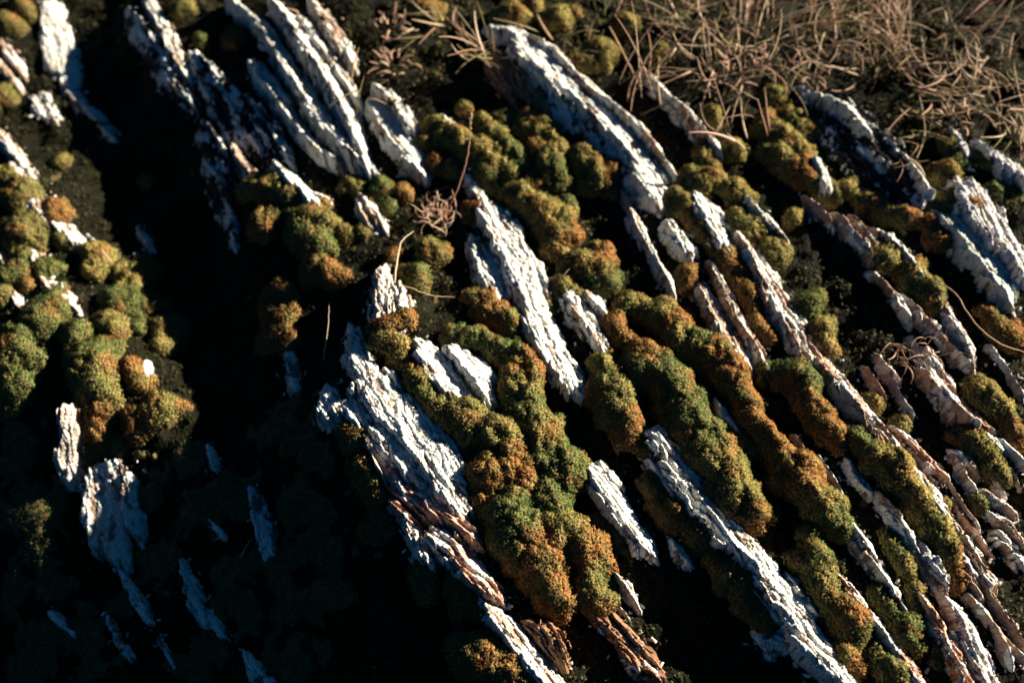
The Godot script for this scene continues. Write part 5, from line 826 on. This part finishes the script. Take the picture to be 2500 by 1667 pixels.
func build_moss(e: Array) -> void:
	var tall: float = e[2]
	var strokes: Array = e[4]
	var lift := (tall - 1.0) * 13.0 if tall > 1.55 else 0.0
	var seg := []
	var lo := Vector2(1e9, 1e9)
	var hi := Vector2(-1e9, -1e9)
	for s in strokes:
		for k in range(0, s.size() - 4, 4):
			var a := Vector2(s[k], s[k + 1])
			var b := Vector2(s[k + 4], s[k + 5])
			seg.append([a, b - a, maxf((b - a).length_squared(), 0.01), float(s[k + 2]), float(s[k + 6]), int(s[k + 3]), int(s[k + 7])])
			lo = lo.min(a - Vector2.ONE * (s[k + 2] * 1.3 + 2.0)).min(b - Vector2.ONE * (s[k + 6] * 1.3 + 2.0))
			hi = hi.max(a + Vector2.ONE * (s[k + 2] * 1.3 + 2.0)).max(b + Vector2.ONE * (s[k + 6] * 1.3 + 2.0))
	var step := 0.95
	var nu := int((hi.x - lo.x) / step) + 2
	var nv := int((hi.y - lo.y) / step) + 2
	var v := PackedVector3Array()
	var c := PackedColorArray()
	var hh := PackedFloat32Array()
	var tn := PackedInt32Array()
	v.resize(nu * nv)
	c.resize(nu * nv)
	hh.resize(nu * nv)
	tn.resize(nu * nv)
	for j in nv:
		for i in nu:
			var k := j * nu + i
			var p := lo + Vector2(i, j) * step
			p += Vector2(noise.get_noise_2d(p.x * 0.5, p.y * 0.5), noise.get_noise_2d(p.x * 0.5 + 80.0, p.y * 0.5)) * 0.4
			var wob := 1.0 + noise.get_noise_2d(p.x * 0.06 + 20.0, p.y * 0.06) * 0.26 + noise.get_noise_2d(p.x * 0.2 + 90.0, p.y * 0.2) * 0.07
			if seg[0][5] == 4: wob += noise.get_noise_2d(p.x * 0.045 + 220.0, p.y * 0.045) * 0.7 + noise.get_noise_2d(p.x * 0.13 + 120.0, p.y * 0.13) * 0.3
			wob = maxf(wob, 0.2)
			var h := -1.0
			var tone := 0
			var best := 0.0
			for s in seg:
				var ap: Vector2 = p - s[0]
				var t := clampf(ap.dot(s[1]) / s[2], 0.0, 1.0)
				var r: float = lerpf(s[3], s[4], t) * 1.25 * wob
				var q: float = 1.0 - (ap - (s[1] as Vector2) * t).length_squared() / (r * r)
				if q <= 0.0: continue
				var y := (minf(r, 11.0) * 0.86 + 1.5) * pow(q, 0.62) * minf(tall, 1.3)
				if tall > 1.55: y = minf(r, 6.0) * 0.8 * pow(q, 0.6) + 0.01
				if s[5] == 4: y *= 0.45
				best = maxf(best, y) + minf(best, y) * 0.12 if best > 0.0 else y
				if y > h:
					h = y
					tone = s[5] if t < 0.5 + noise.get_noise_2d(p.x * 0.3, p.y * 0.3) * 0.4 else s[6]
			h = maxf(h, minf(best, 16.0))
			if h > 0.0:
				# cushions crowd together: rounded heads with creases between
				var wx := p + Vector2(noise.get_noise_2d(p.x * 0.13, p.y * 0.13), noise.get_noise_2d(p.x * 0.13, p.y * 0.13 + 60.0)) * 3.0
				var f1 := heads.get_noise_2d(wx.x * 0.105, wx.y * 0.105) + 1.0
				h *= 0.74 + 0.32 * clampf(1.0 - f1 * f1 * 1.35, 0.0, 1.0)
				h += noise.get_noise_2d(p.x * 0.45, p.y * 0.45) * 0.08
			hh[k] = h if h > 0.0 or lift == 0.0 else -9.0
			tn[k] = tone
			var g := ground(p.x, p.y)
			v[k] = Vector3(p.x, g + lift + h - 0.6 if h > 0.0 else g + lift - 3.0, p.y)
			if lift > 0.0 and h <= 0.0: v[k].y = g + lift - 0.8
			c[k] = Color(0.090, 0.064, 0.031)   # old brown stems under the live tips
	var nn := grid_normals(v, nu, nv)
	var mid := (lo + hi) * 0.5
	var o0 := Vector3(mid.x, ground(mid.x, mid.y), mid.y)
	var root := base(e[0], o0 * 0.001, e[1], "moss", e[3])
	emit_subset(root, "cushion", v, nn, c, hh, hh, nu, nv, o0, -0.5, -0.5, MAT.cushion)
	var xf := []
	var cols := PackedColorArray()
	for k in v.size():
		if hh[k] < 0.25: continue
		var n := nn[k]
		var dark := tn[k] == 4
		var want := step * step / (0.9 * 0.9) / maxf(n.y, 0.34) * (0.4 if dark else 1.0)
		if hh[k] < 1.6: want *= 0.45
		var m := int(want) + (1 if rng.randf() < want - int(want) else 0)
		for q in m:
			var up := (n * 1.2 + Vector3(rng.randf_range(-0.35, 0.35), rng.randf_range(0.0, 0.4), rng.randf_range(-0.35, 0.35))).normalized()
			var side := Vector3(rng.randf_range(-0.55, 0.55), 0, rng.randf_range(-0.55, 0.55))
			side -= n * side.dot(n)
			var p := v[k] + side * step + n * rng.randf_range(-0.3, 0.05)
			xf.append(Transform3D(frame(up, rng.randf_range(0.95, 1.65) * 0.001), (p - o0) * 0.001))
			cols.append(tone_at(p.x, p.z, tn[k]))
	shoots(root, "leafy_shoots", xf, cols)

func build_carpet() -> void:
	var xf := []
	var cols := PackedColorArray()
	for i in 70000:
		var x := rng.randf_range(-380.0, 380.0)
		var z := rng.randf_range(-320.0, 190.0)
		if absf(x) > 285.0 - z * 0.28: continue
		if noise.get_noise_2d(x * 0.03, z * 0.03) + noise.get_noise_2d(x * 0.12, z * 0.12) * 0.6 < -0.35: continue
		var y := ground(x, z) + relief(x, z) - 1.2
		var up := Vector3(rng.randf_range(-0.5, 0.5), 1.0, rng.randf_range(-0.5, 0.5)).normalized()
		xf.append(Transform3D(frame(up, rng.randf_range(1.3, 2.3) * 0.001), Vector3(x, y, z) * 0.001))
		var t := 2 if z < -120.0 and x > -60.0 else 1
		cols.append(Color(0.10, 0.085, 0.032) * rng.randf_range(0.5, 1.5) if t == 2 else Color(0.062, 0.058, 0.025) * rng.randf_range(0.6, 1.4))
	shoots(self, "moss_carpet", xf, cols)
	var o := get_node("moss_carpet")
	o.set_meta("label", "thin carpet of dark moss shoots on the soil")
	o.set_meta("category", "moss")

func build_chips() -> void:
	# crumbs of stone shed by the rocks, lying along their feet
	var st := SurfaceTool.new()
	st.begin(Mesh.PRIMITIVE_TRIANGLES)
	var q := [Vector3(-1, -0.3, -0.5), Vector3(0.9, -0.3, -0.7), Vector3(1.1, -0.3, 0.5), Vector3(-0.8, -0.3, 0.7), Vector3(-0.6, 0.35, -0.3), Vector3(0.6, 0.25, -0.4), Vector3(0.7, 0.3, 0.3), Vector3(-0.5, 0.2, 0.4)]
	for f in [[4, 5, 6, 7], [0, 1, 5, 4], [1, 2, 6, 5], [2, 3, 7, 6], [3, 0, 4, 7]]:
		for k in [0, 1, 2, 0, 2, 3]: st.add_vertex(q[f[k]])
	st.generate_normals()
	var mm := MultiMesh.new()
	mm.transform_format = MultiMesh.TRANSFORM_3D
	mm.use_colors = true
	mm.mesh = st.commit()
	var xf := []
	var cols := PackedColorArray()
	for e in ROCKS:
		for s in e[7]:
			for k in range(3, s.size() - 3, 3):
				for m in 3:
					var a := rng.randf() * TAU
					var r: float = s[k + 2] * rng.randf_range(1.1, 1.9) + 2.0
					var x: float = s[k] + cos(a) * r
					var z: float = s[k + 1] + sin(a) * r
					var sz := rng.randf_range(0.35, 1.3)
					var b := Basis(Vector3(rng.randf_range(-1, 1), 1.5, rng.randf_range(-1, 1)).normalized(), rng.randf() * TAU) * Basis.from_scale(Vector3(sz * 1.3, sz, sz))
					xf.append(Transform3D(b * 0.001, Vector3(x, ground(x, z) + relief(x, z) + 0.2, z) * 0.001))
					cols.append((STONES[e[5]][0] as Color).lerp(STONES[e[5]][2], rng.randf()) * rng.randf_range(0.4, 1.0))
	mm.instance_count = xf.size()
	for i in xf.size():
		mm.set_instance_transform(i, xf[i])
		mm.set_instance_color(i, cols[i])
	var o := MultiMeshInstance3D.new()
	o.name = "stone_crumbs"
	o.multimesh = mm
	o.material_override = MAT.stone
	o.set_meta("kind", "stuff")
	o.set_meta("label", "tiny stone crumbs scattered along the feet of the rocks")
	o.set_meta("category", "rubble")
	add_child(o)

# ---------------------------------------------------------------- grass
const STRAW := [Color(0.52, 0.40, 0.27), Color(0.38, 0.23, 0.13), Color(0.44, 0.28, 0.20), Color(0.30, 0.14, 0.07), Color(0.10, 0.15, 0.04), Color(0.30, 0.25, 0.08), Color(0.24, 0.10, 0.05)]

func ribbon(pts: PackedVector3Array, width: float, flat: float, col: Color, tipcol: Color) -> ArrayMesh:
	# a blade: a four-sided tapering strip, folded along its middle
	var v := PackedVector3Array()
	var c := PackedColorArray()
	var idx := PackedInt32Array()
	var n := pts.size()
	var side := Vector3(1, 0, 0)
	for i in n:
		var d := (pts[mini(i + 1, n - 1)] - pts[maxi(i - 1, 0)]).normalized()
		var s := d.cross(Vector3(0.23, 0.91, 0.34)).normalized()
		if i > 0 and s.dot(side) < 0.0: s = -s
		side = s
		var u := s.cross(d)
		var t := float(i) / (n - 1)
		var w := width * 0.5 * (0.35 + 1.3 * sqrt(clampf(t * 4.0, 0.0, 1.0)) * pow(1.0 - t, 0.6)) * 0.8 + 0.03
		for q in [s * w, u * w * flat, -s * w, -u * w * flat * 0.5]:
			v.append((pts[i] + q) * 0.001)
			c.append(col.lerp(tipcol, t))
		if i > 0:
			for k in 4:
				var a := (i - 1) * 4 + k
				var b := (i - 1) * 4 + (k + 1) % 4
				idx.append_array([a, b, a + 4, b, b + 4, a + 4])
	var nn := PackedVector3Array()
	for i in n:
		var m := (v[i * 4] + v[i * 4 + 1] + v[i * 4 + 2] + v[i * 4 + 3]) * 0.25
		for k in 4: nn.append((v[i * 4 + k] - m).normalized())
	return mesh_of(v, nn, c, idx)

func straw(kind: int) -> Color:
	var p := rng.randf()
	var c: Color
	if kind == 1 or kind == 6: c = STRAW[4] if p < 0.3 else STRAW[5] if p < 0.5 else STRAW[0] if p < 0.8 else STRAW[1]
	elif kind == 2: c = STRAW[2] if p < 0.6 else STRAW[1]
	elif kind == 0 or kind == 5: c = STRAW[2] if p < 0.6 else STRAW[3] if p < 0.85 else STRAW[0]
	else: c = STRAW[0] if p < 0.3 else STRAW[2] if p < 0.6 else STRAW[1] if p < 0.75 else STRAW[3] if p < 0.85 else STRAW[5] if p < 0.92 else STRAW[4]
	return c * (rng.randf_range(0.8, 1.25) if kind == 0 else rng.randf_range(0.2, 0.9))

func build_tuft(e: Array) -> void:
	var o0 := Vector3(e[0], ground(e[0], e[1]) + float(e[2]) - 1.0, e[1])
	var kind: int = e[9]
	var len_: float = e[7]
	var root := base(e[3], o0 * 0.001, e[4], "grass" if e[3] == "grass_tuft" else "dead leaves" if e[3] == "leaf_litter_clump" else "twigs", e[5])
	var lean := deg_to_rad(e[10])
	for i in int(e[6] * (1.1 if kind == 0 else 0.6)):
		var a := rng.randf() * TAU
		var spread: float = [9.0, 10.0, 9.0, 16.0, 24.0, 7.0, 13.0][kind]
		var p := Vector3(cos(a), 0, sin(a)) * spread * sqrt(rng.randf())
		p.y = ground(o0.x + p.x, o0.z + p.z) - ground(o0.x, o0.z)
		var up := rng.randf_range(0.6, 1.6)
		var out_a := a + rng.randf_range(-0.6, 0.6)
		if kind == 3 or kind == 6: out_a = -lean + rng.randf_range(-1.3, 1.3)
		if kind == 4 or kind == 0 or kind == 5: out_a = rng.randf() * TAU
		if kind == 1: out_a = -lean + rng.randf_range(-2.2, 2.2)
		if kind == 0 or kind == 4: up = rng.randf_range(0.0, 0.8)
		if kind == 2 or kind == 5: up = rng.randf_range(0.2, 1.3)
		if kind == 6: up = rng.randf_range(0.2, 0.6)
		var d := Vector3(cos(out_a), up, sin(out_a)).normalized()
		var l := len_ * rng.randf_range(0.4, 1.1) * (1.35 if kind == 3 or kind == 4 else 1.0)
		var curl := Vector3(rng.randf_range(-1, 1), rng.randf_range(-1, 0.4), rng.randf_range(-1, 1))
		var bend: float = [3.6, 0.8, 1.8, 0.9, 1.6, 2.2, 1.0][kind]
		var n := 9 if kind != 2 else 6
		var pts := PackedVector3Array()
		for s in n:
			pts.append(p)
			p += d * l / (n - 1)
			d = (d + (curl.cross(d) + Vector3(0, -0.25, 0)) * bend / (n - 1)).normalized()
			var floor_ := ground(o0.x + p.x, o0.z + p.z) - o0.y + 0.6
			if p.y < floor_:
				p.y = floor_
				d.y = absf(d.y) * 0.3
		var c := straw(kind)
		var w: float = e[8] * rng.randf_range(0.35, 0.85)
		if kind != 0 and rng.randf() < 0.14:
			w *= 1.4
			c = (STRAW[0] if rng.randf() < 0.4 else STRAW[2]) * rng.randf_range(0.7, 1.1)
		part(root, "leaf" if kind == 2 else "twig" if kind == 5 else "blade", ribbon(pts, w, 0.45 if kind != 5 else 1.0, c, c.lerp(STRAW[2], 0.35)), MAT.blade)

func build_stem(e: Array) -> void:
	var q: Array = e[4]
	var cv := Curve3D.new()
	var n := q.size() / 3
	var o0 := Vector3(q[0], q[1], q[2])
	var ctl := []
	for i in n: ctl.append(Vector3(q[i * 3], q[i * 3 + 1], q[i * 3 + 2]) - o0)
	var pts := PackedVector3Array()
	for i in n - 1:
		for s in 6:
			pts.append(ctl[i].cubic_interpolate(ctl[i + 1], ctl[maxi(i - 1, 0)], ctl[mini(i + 2, n - 1)], s / 6.0) + Vector3(rng.randf_range(-1, 1), rng.randf_range(-1, 1), rng.randf_range(-1, 1)) * 0.22)
	pts.append(ctl[n - 1])
	var root := base(e[0], o0 * 0.001, e[1], "stalk" if e[0] == "seed_stalk" else "straw", e[5])
	var c: Color = STRAW[e[3]]
	part(root, "stem", ribbon(pts, e[2], 0.9, c, c.lerp(STRAW[0], 0.3)), MAT.blade)
	if e[0] == "seed_stalk":
		var top := pts.size() - 1
		for i in 12:
			var p := pts[top - i / 3] + Vector3(rng.randf_range(-0.7, 0.7), rng.randf_range(-0.5, 1.0), rng.randf_range(-0.7, 0.7))
			var sp := PackedVector3Array()
			for s in 5: sp.append(p + Vector3(0.1, 0.55, 0.05) * s)
			part(root, "seed", ribbon(sp, 1.1, 0.9, STRAW[2], STRAW[0]), MAT.blade)
